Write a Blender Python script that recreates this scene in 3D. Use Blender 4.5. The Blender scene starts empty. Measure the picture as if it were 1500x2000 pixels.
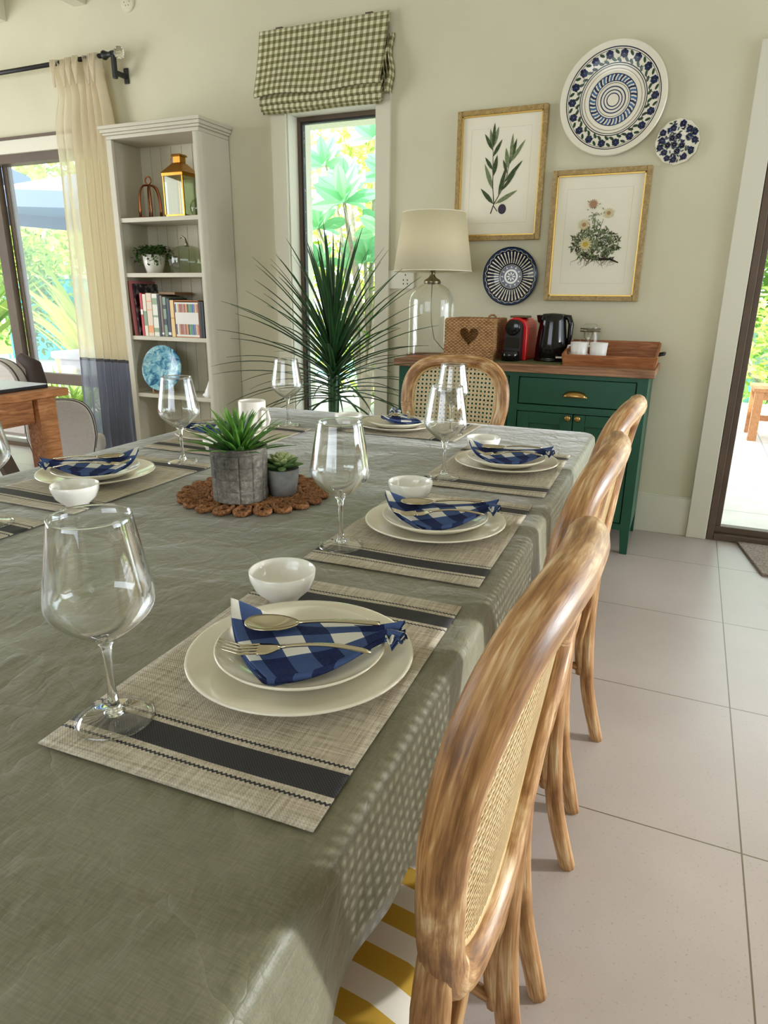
import bpy, math, random
from mathutils import Vector, Matrix
random.seed(7)
sc = bpy.context.scene
col = sc.collection
PI = math.pi
def R(a): return math.radians(a)

# ------------------------------------------------------------------ camera, world, sun, area lights, exposure
cam_d = bpy.data.cameras.new('camera'); cam = bpy.data.objects.new('camera', cam_d); col.objects.link(cam)
YAW, PIT, ROL, F = 0.41518273, 0.30967624, 0.01055292, 1311.14
_fw = Vector((-math.sin(YAW)*math.cos(PIT), math.cos(YAW)*math.cos(PIT), -math.sin(PIT)))
_r = Vector((math.cos(YAW), math.sin(YAW), 0)); _u = _r.cross(_fw)
_r2 = _r*math.cos(ROL)+_u*math.sin(ROL); _u2 = -_r*math.sin(ROL)+_u*math.cos(ROL)
_m = Matrix((_r2, _u2, -_fw)).transposed().to_4x4(); _m.translation = Vector((0, 0, 1.18))
cam.matrix_world = _m
cam_d.sensor_fit = 'VERTICAL'; cam_d.sensor_height = 24; cam_d.lens = 24*F/2000
cam_d.clip_start = 0.02; cam_d.clip_end = 200
sc.camera = cam
sc.view_settings.view_transform = 'Standard'; sc.view_settings.look = 'None'
sc.view_settings.gamma = 1; sc.view_settings.use_curve_mapping = False
sc.view_settings.exposure = -0.15

w = bpy.data.worlds.new('world'); sc.world = w; w.use_nodes = True
wn = w.node_tree.nodes; wl = w.node_tree.links; bgn = wn['Background']
bgn.inputs['Color'].default_value = (0.80, 0.89, 1.0, 1); bgn.inputs['Strength'].default_value = 5.2

sd = bpy.data.lights.new('sun', 'SUN'); sd.energy = 9; sd.angle = R(1.0); sd.color = (1, .95, .84)
sun = bpy.data.objects.new('sun', sd); col.objects.link(sun); sun.rotation_euler = (R(38), 0, R(-28))

def area(name, loc, look, sx, sy, power, color, spread=180):
    d = bpy.data.lights.new(name, 'AREA'); d.shape = 'RECTANGLE'; d.size = sx; d.size_y = sy
    d.energy = power; d.color = color; d.spread = R(spread)
    o = bpy.data.objects.new(name, d); col.objects.link(o); o.location = loc
    o.rotation_euler = (Vector(look)-Vector(loc)).to_track_quat('-Z', 'Z').to_euler(); return o
area('small_right_key', (2.90, 2.45, 1.22), (-.15, .95, 0.70), .17, .20, 40, (.97, .99, 1), 90)  # small lamp added at the right for crisp cane shadows and bright gap strips
area('daylight_right_opening', (2.92, 2.5, 1.4), (0, 1.0, 0.6), 1.6, 1.8, 7, (.95, .98, 1), 140)
area('daylight_left_window', (-5.6, 1.2, 1.5), (0, 2.0, 1.2), 2.0, 1.8, 62, (1, .99, .95))
area('rear_fill', (-1.2, -3.35, 1.9), (-1.2, 3, 1.3), 3.2, 1.6, 12, (1, .985, .92))  # fill lamp added behind the camera to brighten the room

# ------------------------------------------------------------------ helpers
def tag(o, label=None, cat=None, group=None, kind=None):
    if label: o['label'] = label
    if cat: o['category'] = cat
    if group: o['group'] = group
    if kind: o['kind'] = kind
    return o
def thing(name, loc, label, cat, rz=0, group=None):
    o = bpy.data.objects.new(name, None); col.objects.link(o); o.empty_display_size = .05
    o.location = loc; o.rotation_euler = (0, 0, rz)
    return tag(o, label, cat, group)
def copy_tree(o, parent=None):
    c = o.copy(); col.objects.link(c); c.parent = parent
    for ch in list(o.children): copy_tree(ch, c)
    return c

class MB:
    def __init__(s): s.v = []; s.f = []; s.m = []; s.g = {}
    def add(s, vs, fs, mi=0):
        n = len(s.v); s.v += [tuple(v) for v in vs]
        for f in fs: s.f.append(tuple(i+n for i in f)); s.m.append(mi)
        return s
    def box(s, a, b, mi=0):
        x0, y0, z0 = [min(p, q) for p, q in zip(a, b)]; x1, y1, z1 = [max(p, q) for p, q in zip(a, b)]
        return s.add([(x0,y0,z0),(x1,y0,z0),(x1,y1,z0),(x0,y1,z0),(x0,y0,z1),(x1,y0,z1),(x1,y1,z1),(x0,y1,z1)],
                     [(0,3,2,1),(4,5,6,7),(0,1,5,4),(1,2,6,5),(2,3,7,6),(3,0,4,7)], mi)
    def hexa(s, bot, top, mi=0):
        return s.add(list(bot)+list(top), [(3,2,1,0),(4,5,6,7),(0,1,5,4),(1,2,6,5),(2,3,7,6),(3,0,4,7)], mi)
    def lathe(s, prof, n=32, c=(0,0,0), mi=0, axis='z', closed=False, mod=None):
        vs = []; fs = []
        for (r, h) in prof:
            for k in range(n):
                a = 2*PI*k/n; rr = r*(mod(a, h) if mod else 1)
                if axis == 'z': vs.append((c[0]+rr*math.cos(a), c[1]+rr*math.sin(a), c[2]+h))
                else: vs.append((c[0]+rr*math.cos(a), c[1]-h, c[2]+rr*math.sin(a)))   # axis 'y': h towards -y
        m = len(prof)
        for i in range(m if closed else m-1):
            j = (i+1) % m
            for k in range(n):
                l = (k+1) % n; fs.append((i*n+k, i*n+l, j*n+l, j*n+k))
        return s.add(vs, fs, mi)
    def tube(s, pts, rad, n=10, mi=0, closed=False, caps=True, flat=1.0, up=None):
        P = [Vector(p) for p in pts]; m = len(P); vs = []; fs = []
        rr = rad if isinstance(rad, (list, tuple)) else [rad]*m
        prev = None
        for i in range(m):
            if closed: t = P[(i+1) % m]-P[(i-1) % m]
            else: t = P[min(i+1, m-1)]-P[max(i-1, 0)]
            if t.length < 1e-9: t = Vector((0, 0, 1))
            t.normalize()
            if up is not None: a = Vector(up)
            elif prev is not None: a = prev
            else: a = Vector((0, 0, 1)) if abs(t.z) < .9 else Vector((1, 0, 0))
            nx = a-t*a.dot(t)
            if nx.length < 1e-5: nx = Vector((1, 0, 0))-t*t.x
            nx.normalize(); ny = t.cross(nx); prev = nx
            for k in range(n):
                an = 2*PI*k/n; vs.append(P[i]+nx*(math.cos(an)*rr[i])+ny*(math.sin(an)*rr[i]*flat))
        for i in range(m if closed else m-1):
            j = (i+1) % m
            for k in range(n):
                l = (k+1) % n; fs.append((i*n+k, i*n+l, j*n+l, j*n+k))
        q0 = len(s.v); ln = 0.0
        for i in range(m):
            if i: ln += (P[i]-P[i-1]).length
            ll = ln if not closed else 2*abs(ln-0.0)
            for k in range(n): an = 2*PI*k/n; s.g[q0+i*n+k] = (ll, math.cos(an)*rr[i], math.sin(an)*rr[i])
        if caps and not closed:
            fs.append(tuple(range(n-1, -1, -1))); fs.append(tuple((m-1)*n+k for k in range(n)))
        return s.add(vs, fs, mi)
    def grid(s, fn, nu, nv, mi=0):
        vs = [fn(i/nu, j/nv) for j in range(nv+1) for i in range(nu+1)]
        fs = [(j*(nu+1)+i, j*(nu+1)+i+1, (j+1)*(nu+1)+i+1, (j+1)*(nu+1)+i) for j in range(nv) for i in range(nu)]
        return s.add(vs, fs, mi)
    def poly(s, pts, mi=0): return s.add(pts, [tuple(range(len(pts)))], mi)
    def blob(s, c, r, n=8, mi=0, sc_=(1,1,1)):
        prof = [(max(1e-4, math.sin(PI*i/n)), -math.cos(PI*i/n)) for i in range(n+1)]
        vs = []; m = n*2
        for (a, h) in prof:
            for k in range(m): vs.append((c[0]+r*sc_[0]*a*math.cos(2*PI*k/m), c[1]+r*sc_[1]*a*math.sin(2*PI*k/m), c[2]+r*sc_[2]*h))
        fs = [(i*m+k, i*m+(k+1) % m, (i+1)*m+(k+1) % m, (i+1)*m+k) for i in range(n) for k in range(m)]
        return s.add(vs, fs, mi)
    def build(s, name, mats, parent=None, smooth=False, bevel=0, seg=2, subd=0, solid=0, loc=None):
        me = bpy.data.meshes.new(name); me.from_pydata(s.v, [], s.f); me.update()
        if not isinstance(mats, (list, tuple)): mats = [mats]
        for m in mats: me.materials.append(m)
        for p, i in zip(me.polygons, s.m): p.material_index = i; p.use_smooth = smooth
        if s.g:
            at_ = me.attributes.new('grain', 'FLOAT_VECTOR', 'POINT')
            for i_, v_ in enumerate(s.v): at_.data[i_].vector = s.g.get(i_, v_)
        o = bpy.data.objects.new(name, me); col.objects.link(o)
        if parent is not None: o.parent = parent
        if loc: o.location = loc
        if solid:
            md = o.modifiers.new('solid', 'SOLIDIFY'); md.thickness = solid; md.offset = 0
        if bevel:
            md = o.modifiers.new('bevel', 'BEVEL'); md.width = bevel; md.segments = seg; md.limit_method = 'ANGLE'; md.angle_limit = R(40)
        if subd:
            md = o.modifiers.new('subd', 'SUBSURF'); md.levels = subd; md.render_levels = subd
        return o
def struct(o): o['kind'] = 'structure'; return o

# ------------------------------------------------------------------ materials
def S(r, g, b):   # srgb 0-255 -> linear
    return tuple((c/255/12.92 if c/255 <= .04045 else ((c/255+.055)/1.055)**2.4) for c in (r, g, b))+(1,)
class NT:
    def __init__(s, name):
        s.mat = bpy.data.materials.new(name); s.mat.use_nodes = True
        s.n = s.mat.node_tree.nodes; s.l = s.mat.node_tree.links; s.b = s.n['Principled BSDF']; s.out = s.n['Material Output']
    def new(s, t, **kw):
        n = s.n.new(t)
        for k, v in kw.items(): setattr(n, k, v)
        return n
    def put(s, sock, v):
        if isinstance(v, bpy.types.NodeSocket): s.l.new(v, sock)
        else: sock.default_value = v
    def math(s, op, a, b=0.0, c=0.0, clamp=False):
        n = s.new('ShaderNodeMath', operation=op, use_clamp=clamp)
        for i, v in enumerate((a, b, c)): s.put(n.inputs[i], v)
        return n.outputs[0]
    def coord(s): 
        t = s.new('ShaderNodeTexCoord'); return t.outputs['Object']
    def sep(s, v=None):
        n = s.new('ShaderNodeSeparateXYZ'); s.l.new(v or s.coord(), n.inputs[0]); return n.outputs
    def mapping(s, scale, rot=(0,0,0)):
        n = s.new('ShaderNodeMapping'); s.l.new(s.coord(), n.inputs[0]); n.inputs['Scale'].default_value = scale; n.inputs['Rotation'].default_value = rot
        return n.outputs[0]
    def noise(s, scale, detail=3, vec=None, rough=.5, dist=0):
        n = s.new('ShaderNodeTexNoise'); n.inputs['Scale'].default_value = scale; n.inputs['Detail'].default_value = detail
        n.inputs['Roughness'].default_value = rough; n.inputs['Distortion'].default_value = dist
        s.l.new(vec or s.coord(), n.inputs['Vector']); return n.outputs['Fac']
    def ramp(s, fac, stops, interp='LINEAR'):
        n = s.new('ShaderNodeValToRGB'); s.l.new(fac, n.inputs[0]); cr = n.color_ramp; cr.interpolation = interp
        while len(cr.elements) < len(stops): cr.elements.new(.5)
        for e, (p, c) in zip(cr.elements, stops): e.position = p; e.color = c
        return n.outputs[0]
    def mix(s, fac, a, b):
        n = s.new('ShaderNodeMix', data_type='RGBA'); s.put(n.inputs[0], fac); s.put(n.inputs[6], a); s.put(n.inputs[7], b); return n.outputs[2]
    def bump(s, h, strength=.3, dist=.01):
        n = s.new('ShaderNodeBump'); s.put(n.inputs['Height'], h); n.inputs['Strength'].default_value = strength; n.inputs['Distance'].default_value = dist
        s.l.new(n.outputs[0], s.b.inputs['Normal']); return n
    def set(s, **kw):
        for k, v in kw.items(): s.put(s.b.inputs[k.replace('_', ' ')], v)
        return s.mat
def simple(name, c, rough=.5, metal=0, spec=.5, **kw):
    t = NT(name); return t.set(Base_Color=c, Roughness=rough, Metallic=metal, Specular_IOR_Level=spec, **kw)
def mottled(name, c1, c2, scale=20, rough=.6, bump=0, bd=.002, spec=.4, vec=None, detail=4):
    t = NT(name); n = t.noise(scale, detail, t.mapping(vec) if vec else None)
    if bump: t.bump(n, bump, bd)
    return t.set(Base_Color=t.ramp(n, [(.3, c1), (.7, c2)]), Roughness=rough, Specular_IOR_Level=spec)
def thin_glass(name, tint=(1,1,1,1), edge=.75, base=.04, power=3.5, rough=.01):
    t = NT(name); t.n.remove(t.b)
    tr = t.new('ShaderNodeBsdfTransparent'); tr.inputs[0].default_value = tint
    gl = t.new('ShaderNodeBsdfGlossy'); gl.inputs['Roughness'].default_value = rough; gl.inputs[0].default_value = (1,1,1,1)
    lw = t.new('ShaderNodeLayerWeight'); lw.inputs[0].default_value = .5
    f = t.math('POWER', lw.outputs['Facing'], power); f = t.math('MULTIPLY_ADD', f, edge, base, clamp=True)
    m = t.new('ShaderNodeMixShader'); t.l.new(f, m.inputs[0]); t.l.new(tr.outputs[0], m.inputs[1]); t.l.new(gl.outputs[0], m.inputs[2])
    t.l.new(m.outputs[0], t.out.inputs[0]); return t.mat
def translucent(name, c, trans=.5, see=0.0):
    t = NT(name); t.set(Base_Color=c, Roughness=.9, Specular_IOR_Level=.1)
    tl = t.new('ShaderNodeBsdfTranslucent'); t.put(tl.inputs[0], c if isinstance(c, tuple) else c)
    m = t.new('ShaderNodeMixShader'); m.inputs[0].default_value = trans
    t.l.new(t.b.outputs[0], m.inputs[1]); t.l.new(tl.outputs[0], m.inputs[2]); o = m.outputs[0]
    if see:
        tr = t.new('ShaderNodeBsdfTransparent'); m2 = t.new('ShaderNodeMixShader'); m2.inputs[0].default_value = see
        t.l.new(o, m2.inputs[1]); t.l.new(tr.outputs[0], m2.inputs[2]); o = m2.outputs[0]
    t.l.new(o, t.out.inputs[0]); return t.mat

M = {}
M['wall'] = mottled('wall_paint', S(205,200,172), S(211,206,179), 3, .85, .05, .002)
M['trim'] = simple('trim_paint', S(214,210,190), .5)
M['casing'] = simple('casing_paint', S(210,206,182), .55)
M['reveal'] = simple('reveal_paint', S(228,226,212), .6)
M['ceil'] = simple('ceiling_paint', S(215,210,190), .8)
M['frame'] = mottled('brown_window_frame', S(86,70,55), S(100,82,66), 6, .5)
M['frame_dark'] = simple('dark_gasket', S(30,30,34), .5)
M['pane'] = thin_glass('window_glass', (.97,.99,.98,1), .5, .03, 4)
M['glass'] = thin_glass('clear_glass', (.975,.99,.985,1), .95, .045, 2.2)
M['glass_wine'] = thin_glass('wine_glass_crystal', (.985,.992,.988,1), 1.0, .05, 1.7)
M['glass_green'] = thin_glass('greenish_glass', (.80,.84,.74,1), .6, .05, 2.8)
def refr(name):
    t = NT(name); return t.set(Base_Color=(1,1,1,1), Roughness=0.0, IOR=1.48, Transmission_Weight=1.0)
M['glass_solid'] = refr('solid_glass')
# floor tiles: 0.62 x 0.62 grid, joint lines
t = NT('floor_tiles'); X, Y, Z = t.sep()
def joint(v, off, p, wd):
    a = t.math('FRACT', t.math('DIVIDE', t.math('SUBTRACT', v, off), p)); a = t.math('MINIMUM', a, t.math('SUBTRACT', 1.0, a))
    return t.math('LESS_THAN', a, wd/p)
jx = joint(X, .256, .612, .0018); jy = joint(Y, .191, .618, .0018); j = t.math('MAXIMUM', jx, jy)
n1 = t.noise(2.2, 5); n2 = t.noise(160, 2)
base = t.ramp(n1, [(.3, S(164,151,142)), (.7, S(177,165,156))])
base = t.mix(t.math('MULTIPLY', t.math('LESS_THAN', n2, .33), .35), base, S(120,108,92))
t.bump(t.math('SUBTRACT', 1.0, j), .25, .001)
M['floor'] = t.set(Base_Color=t.mix(j, base, S(98,84,62)), Roughness=t.math('MULTIPLY_ADD', n1, .12, .27), Specular_IOR_Level=.65)
# outdoor paving
t = NT('terrace_paving'); X, Y, Z = t.sep()
j = t.math('MAXIMUM', joint(X, .1, .6, .004), joint(Y, .2, .6, .004))
M['paving'] = t.set(Base_Color=t.mix(j, t.ramp(t.noise(4), [(.3, S(196,190,180)), (.7, S(214,208,200))]), S(150,144,134)), Roughness=.8)
# linen table cloth
t = NT('olive_tablecloth')
def vor(sc_, rot, strg):
    m_ = t.new('ShaderNodeMapping'); t.l.new(t.coord(), m_.inputs[0]); m_.inputs['Rotation'].default_value = (0, 0, rot); m_.inputs['Scale'].default_value = (1, 1, 1)
    nz = t.new('ShaderNodeTexNoise'); nz.inputs['Scale'].default_value = sc_*.8; nz.inputs['Detail'].default_value = 3; t.l.new(m_.outputs[0], nz.inputs['Vector'])
    mx = t.new('ShaderNodeMix', data_type='VECTOR'); mx.inputs[0].default_value = strg; t.l.new(m_.outputs[0], mx.inputs[4]); t.l.new(nz.outputs['Color'], mx.inputs[5])
    v = t.new('ShaderNodeTexVoronoi', feature='DISTANCE_TO_EDGE'); v.inputs['Scale'].default_value = sc_; t.l.new(mx.outputs[1], v.inputs['Vector']); return v.outputs['Distance']
n1 = t.noise(5, 3, t.mapping((1, 1.7, 1)), .5, .8); n2 = t.noise(17, 2, t.mapping((1.6, 1, 1)), .5, 1.2)
n3 = t.noise(500, 1, t.mapping((1, .10, 1))); n4 = t.noise(500, 1, t.mapping((.10, 1, 1)))
c1 = t.math('POWER', t.math('MINIMUM', t.math('MULTIPLY', vor(9, .5, .12), 3.2), 1.0), .5); c2 = t.math('POWER', t.math('MINIMUM', t.math('MULTIPLY', vor(21, 1.2, .10), 3.2), 1.0), .6)
h = t.math('ADD', t.math('MULTIPLY', n1, 1.5), t.math('MULTIPLY', n2, .55)); h = t.math('ADD', h, t.math('MULTIPLY', c1, .30)); h = t.math('ADD', h, t.math('MULTIPLY', c2, .10))
h = t.math('ADD', h, t.math('MULTIPLY', t.math('ADD', n3, n4), .05)); t.bump(h, .55, .008)
cc = t.ramp(t.math('MULTIPLY', t.math('ADD', n3, n4), .5), [(.35, S(104,102,78)), (.65, S(121,119,94))])
cc = t.mix(t.math('MULTIPLY', t.math('SUBTRACT', 1.0, c1), .22), cc, S(158,155,134))
M['cloth'] = t.set(Base_Color=cc, Roughness=.5, Specular_IOR_Level=.45, Sheen_Weight=.42, Sheen_Roughness=.35)
def wood(name, stops, sc_=(1, 1, 1), scale=9, rough=.55, bump=.25, dist=1.2):
    t = NT(name); n = t.noise(scale, 6, t.mapping(sc_), .65, dist); t.bump(n, bump, .002)
    return t.set(Base_Color=t.ramp(n, stops), Roughness=rough, Specular_IOR_Level=.35)
t = NT('limed_chair_wood')
gv = t.new('ShaderNodeAttribute', attribute_name='grain').outputs['Vector']
def gm(sc_):
    n = t.new('ShaderNodeMapping'); t.l.new(gv, n.inputs[0]); n.inputs['Scale'].default_value = sc_; return n.outputs[0]
na = t.noise(1, 5, gm((9, 260, 260)), .65, .5); nb = t.noise(1, 3, gm((5, 34, 34)), .55, .8); nc = t.noise(7, 3)
f1 = t.math('ADD', t.math('MULTIPLY', na, .40), t.math('ADD', t.math('MULTIPLY', nb, .55), t.math('MULTIPLY', nc, .25))); t.bump(na, .35, .001)
M['chair'] = t.set(Base_Color=t.ramp(f1, [(.43, S(84,52,26)), (.53, S(134,92,50)), (.62, S(172,128,80)), (.70, S(208,176,132)), (.79, S(232,214,184))]), Roughness=.42, Specular_IOR_Level=.45)
M['cane'] = mottled('rattan_cane', S(226,200,156), S(240,220,182), 60, .5)
M['cane_bead'] = mottled('cane_spline', S(190,156,104), S(210,180,128), 60, .5)
t = NT('striped_seat_fabric'); X, Y, Z = t.sep(); a = t.math('FRACT', t.math('DIVIDE', Y, .058))
M['seat'] = t.set(Base_Color=t.mix(t.math('GREATER_THAN', a, .52), S(226,220,204), S(190,152,46)), Roughness=.9)
M['porcelain'] = simple('cream_porcelain', S(232,226,206), .12, 0, .5, Coat_Weight=.3)
M['porcelain_white'] = simple('white_porcelain', S(240,238,228), .12, 0, .5, Coat_Weight=.3)
M['steel'] = simple('polished_steel', S(205,196,172), .16, 1)
# woven placemat; object coordinates centred, long side along y
def mat_placemat():
    t = NT('woven_vinyl_placemat'); X, Y, Z = t.sep(); ay = t.math('SUBTRACT', .2275, t.math('ABSOLUTE', Y))
    def band(a, b): return t.math('MULTIPLY', t.math('GREATER_THAN', ay, a), t.math('LESS_THAN', ay, b))
    zig = t.math('MULTIPLY', t.math('SINE', t.math('MULTIPLY', X, 1250)), .0009)
    ay2 = t.math('ADD', ay, zig)
    def band2(a, b): return t.math('MULTIPLY', t.math('GREATER_THAN', ay2, a), t.math('LESS_THAN', ay2, b))
    dark = t.math('MAXIMUM', band(.040, .072), t.math('MAXIMUM', band2(.0295, .0325), band2(.0785, .0815)))
    wx = t.math('SINE', t.math('MULTIPLY', X, 2*PI/.0032)); wy = t.math('SINE', t.math('MULTIPLY', Y, 2*PI/.0032)); wv = t.math('MULTIPLY', wx, wy)
    nx = t.noise(420, 2, t.mapping((1, .05, 1))); ny = t.noise(420, 2, t.mapping((.05, 1, 1)))
    lig = t.ramp(t.math('MULTIPLY', t.math('ADD', nx, ny), .5), [(.34, S(150,137,117)), (.5, S(186,176,156)), (.66, S(212,204,186))])
    lig = t.mix(t.math('MULTIPLY', t.math('GREATER_THAN', wv, .1), .22), lig, S(120,110,92))
    dk = t.mix(t.math('MULTIPLY', t.math('GREATER_THAN', wv, .3), .5), S(32,32,36), S(84,82,80))
    t.bump(wv, .25, .0006)
    return t.set(Base_Color=t.mix(dark, lig, dk), Roughness=.6, Specular_IOR_Level=.4)
M['placemat'] = mat_placemat()
# blue gingham napkin (uses UV for the weave so that checks follow the folds)
t = NT('blue_gingham_linen'); uv = t.new('ShaderNodeTexCoord').outputs['UV']; U, V, _ = t.sep(uv)
a = t.math('GREATER_THAN', t.math('FRACT', t.math('MULTIPLY', U, 3.6)), .5); b = t.math('GREATER_THAN', t.math('FRACT', t.math('MULTIPLY', V, 3.0)), .5)
s_ = t.math('MULTIPLY', t.math('ADD', a, b), .5); nn = t.noise(500, 1)
cc = t.ramp(s_, [(0, S(220,218,206)), (.5, S(56,78,122)), (1.0, S(8,22,70))]); t.bump(nn, .3, .001)
M['napkin'] = t.set(Base_Color=t.mix(t.math('MULTIPLY', nn, .14), cc, S(120,130,150)), Roughness=.9, Specular_IOR_Level=.2)
M['jute'] = mottled('twisted_jute', S(70,42,22), S(166,112,66), 240, .8, .6, .003)
t = NT('cast_concrete'); n = t.noise(90, 5, None, .7); n2 = t.noise(9, 3); t.bump(n, .8, .003)
M['concrete'] = t.set(Base_Color=t.ramp(t.math('MULTIPLY', t.math('ADD', n, n2), .5), [(.38, S(70,66,60)), (.52, S(104,99,90)), (.66, S(150,144,134))]), Roughness=.9)
M['grey_pot'] = mottled('grey_cement', S(110,110,108), S(150,149,146), 30, .85, .4, .002)
t = NT('green_leaf_blade'); n = t.noise(12, 2)
M['leaf'] = t.set(Base_Color=t.ramp(n, [(.35, S(46,98,30)), (.65, S(110,160,62))]), Roughness=.4, Subsurface_Weight=0.0)
M['leaf_dark'] = mottled('dark_strap_leaf', S(18,50,26), S(48,86,40), 8, .35)
M['ivy'] = mottled('ivy_leaf', S(30,58,20), S(62,96,38), 30, .5)
M['succulent'] = mottled('pale_succulent', S(150,168,104), S(196,204,150), 40, .5)
M['succulent_dark'] = mottled('green_succulent', S(60,92,44), S(100,128,70), 40, .5)
M['stem'] = mottled('plant_stem', S(92,84,56), S(128,118,84), 30, .8)
M['green'] = mottled('green_cabinet_paint', S(24,74,54), S(30,82,60), 5, .45, .04, .001)
M['top'] = wood('cabinet_top_wood', [(.3, S(98,66,44)), (.5, S(146,106,76)), (.7, S(180,142,110))], (.5, 8, 8), 6)
M['tray'] = wood('tray_wood', [(.3, S(122,70,36)), (.5, S(158,98,56)), (.7, S(184,126,78))], (1, 9, 9), 7)
M['desk'] = wood('desk_wood', [(.3, S(112,66,34)), (.5, S(166,108,62)), (.7, S(196,140,90))], (9, 1, 9), 6)
M['brass'] = simple('antique_brass', S(176,142,84), .28, 1)
M['copper'] = simple('copper', S(150,92,60), .25, 1)
M['lantern_brass'] = simple('lantern_brass', S(190,140,62), .3, 1)
M['pewter'] = simple('pewter', S(130,122,100), .35, 1)
M['black'] = simple('gloss_black', S(14,14,16), .12)
M['black_matte'] = simple('matt_black', S(20,20,22), .45)
M['red'] = simple('gloss_red', S(214,22,30), .22)
M['frame_gold'] = wood('gilt_frame', [(.3, S(128,102,54)), (.5, S(160,132,78)), (.7, S(186,160,104))], (6, 1, 6), 10, .4)
M['gold_lip'] = simple('bright_gilt', S(206,170,88), .35, .6)
M['paper'] = mottled('art_paper', S(232,226,204), S(236,230,210), 2, .8)
M['paper_line'] = simple('plate_mark', S(214,207,182), .8)
M['shade'] = translucent('linen_lamp_shade', S(246,238,212), .5)
M['shelf'] = mottled('putty_grey_paint', S(196,190,170), S(202,196,176), 4, .55)
M['shelf_dark'] = mottled('putty_grey_back', S(196,190,166), S(202,196,172), 4, .6)
def wicker():
    t = NT('seagrass_weave'); X, Y, Z = t.sep(); c = t.math('ADD', X, Y)
    row = t.math('FLOOR', t.math('DIVIDE', Z, .008)); off = t.math('MULTIPLY', row, PI)
    a = t.math('SINE', t.math('ADD', t.math('MULTIPLY', c, 2*PI/.022), off)); b = t.math('ABSOLUTE', t.math('SINE', t.math('MULTIPLY', Z, PI/.008)))
    h = t.math('MULTIPLY', t.math('MULTIPLY_ADD', a, .4, .6), b); t.bump(h, .9, .006)
    n = t.noise(60, 3)
    return t.set(Base_Color=t.ramp(t.math('MULTIPLY_ADD', n, .5, t.math('MULTIPLY', h, .5)), [(.15, S(104,68,38)), (.4, S(176,126,78)), (.7, S(222,180,126))]), Roughness=.75)
M['wicker'] = wicker()
M['mug'] = simple('matt_white_ceramic', S(236,230,220), .35)
M['white_cloth'] = simple('white_ceramic', S(240,238,234), .3)
M['runner'] = mottled('olive_mat', S(84,86,48), S(100,102,60), 50, .9)
t = NT('roman_blind_gingham'); X, Y, Z = t.sep()
uv = t.new('ShaderNodeTexCoord').outputs['UV']; U, V, _ = t.sep(uv)
a = t.math('GREATER_THAN', t.math('FRACT', t.math('DIVIDE', U, .0355)), .5); b = t.math('GREATER_THAN', t.math('FRACT', t.math('DIVIDE', V, .0355)), .5)
nn = t.noise(300, 2)
M['blind'] = t.set(Base_Color=t.mix(t.math('MULTIPLY', nn, .2), t.ramp(t.math('MULTIPLY', t.math('ADD', a, b), .5), [(0, S(214,212,178)), (.5, S(150,146,104)), (1, S(92,88,48))]), S(170,165,130)), Roughness=.9)
t = NT('curtain_linen'); X, Y, Z = t.sep()
cc = t.ramp(t.math('DIVIDE', Z, 2.6, 0), [(0, S(158,160,174)), (.280, S(158,160,174)), (.2802, S(110,108,110)), (.286, S(110,108,110)), (.2862, S(240,231,208)), (1, S(240,231,208))], 'CONSTANT')
t.set(Base_Color=cc, Roughness=.9, Specular_IOR_Level=.1)
tl = t.new('ShaderNodeBsdfTranslucent'); t.l.new(cc, tl.inputs[0]); tr = t.new('ShaderNodeBsdfTransparent')
m1 = t.new('ShaderNodeMixShader'); m1.inputs[0].default_value = .5; t.l.new(t.b.outputs[0], m1.inputs[1]); t.l.new(tl.outputs[0], m1.inputs[2])
m2 = t.new('ShaderNodeMixShader'); m2.inputs[0].default_value = .2; t.l.new(m1.outputs[0], m2.inputs[1]); t.l.new(tr.outputs[0], m2.inputs[2])
t.l.new(m2.outputs[0], t.out.inputs[0]); M['curtain'] = t.mat
M['upholstery'] = mottled('grey_linen_upholstery', S(196,190,182), S(208,202,194), 80, .9, .2, .001)
M['piping'] = simple('dark_piping', S(70,64,60), .8)
M['upholstery_dark'] = simple('dark_brown_upholstery', S(66,54,50), .85)
M['rug'] = mottled('brown_doormat', S(110,96,84), S(160,146,130), 120, 1, 1, .01)
M['teal'] = NT('pool_water').set(Base_Color=S(70,200,205), Roughness=.08, Specular_IOR_Level=.5)
M['bark'] = mottled('bark', S(150,140,122), S(190,180,160), 20, .9)
M['umbrella'] = translucent('parasol_canvas', S(112,128,156), .12)
M['terracotta'] = simple('terracotta', S(190,120,84), .9)
M['planter'] = mottled('grey_planter', S(140,134,136), S(166,160,160), 6, .8)
M['outdoor_wood'] = wood('outdoor_teak', [(.3, S(176,112,70)), (.7, S(214,154,106))], (8, 1, 8), 6)
M['grass'] = mottled('lawn', S(120,150,60), S(170,190,90), 14, 1)
def leafmat(name, c1, c2, tr=.35):
    t = NT(name); oi = t.new('ShaderNodeNewGeometry').outputs['Random Per Island']
    cc = t.ramp(oi, [(0, c1), (1, c2)]); t.set(Base_Color=cc, Roughness=.5, Specular_IOR_Level=.3)
    tl = t.new('ShaderNodeBsdfTranslucent'); t.l.new(cc, tl.inputs[0]); m = t.new('ShaderNodeMixShader'); m.inputs[0].default_value = tr
    t.l.new(t.b.outputs[0], m.inputs[1]); t.l.new(tl.outputs[0], m.inputs[2]); t.l.new(m.outputs[0], t.out.inputs[0]); return t.mat
M['lf_mint'] = leafmat('plumeria_leaf', S(120,190,140), S(176,226,176))
M['lf_yel'] = leafmat('yellow_green_foliage', S(150,190,70), S(240,232,140))
M['lf_gr'] = leafmat('mid_green_foliage', S(92,140,50), S(176,202,96))
M['lf_dk'] = leafmat('deep_green_foliage', S(50,96,36), S(110,150,60))
M['wallplate'] = simple('white_plastic', S(222,219,200), .35)
M['ink_blue'] = simple('cobalt_glaze', S(24,40,84), .15)
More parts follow.
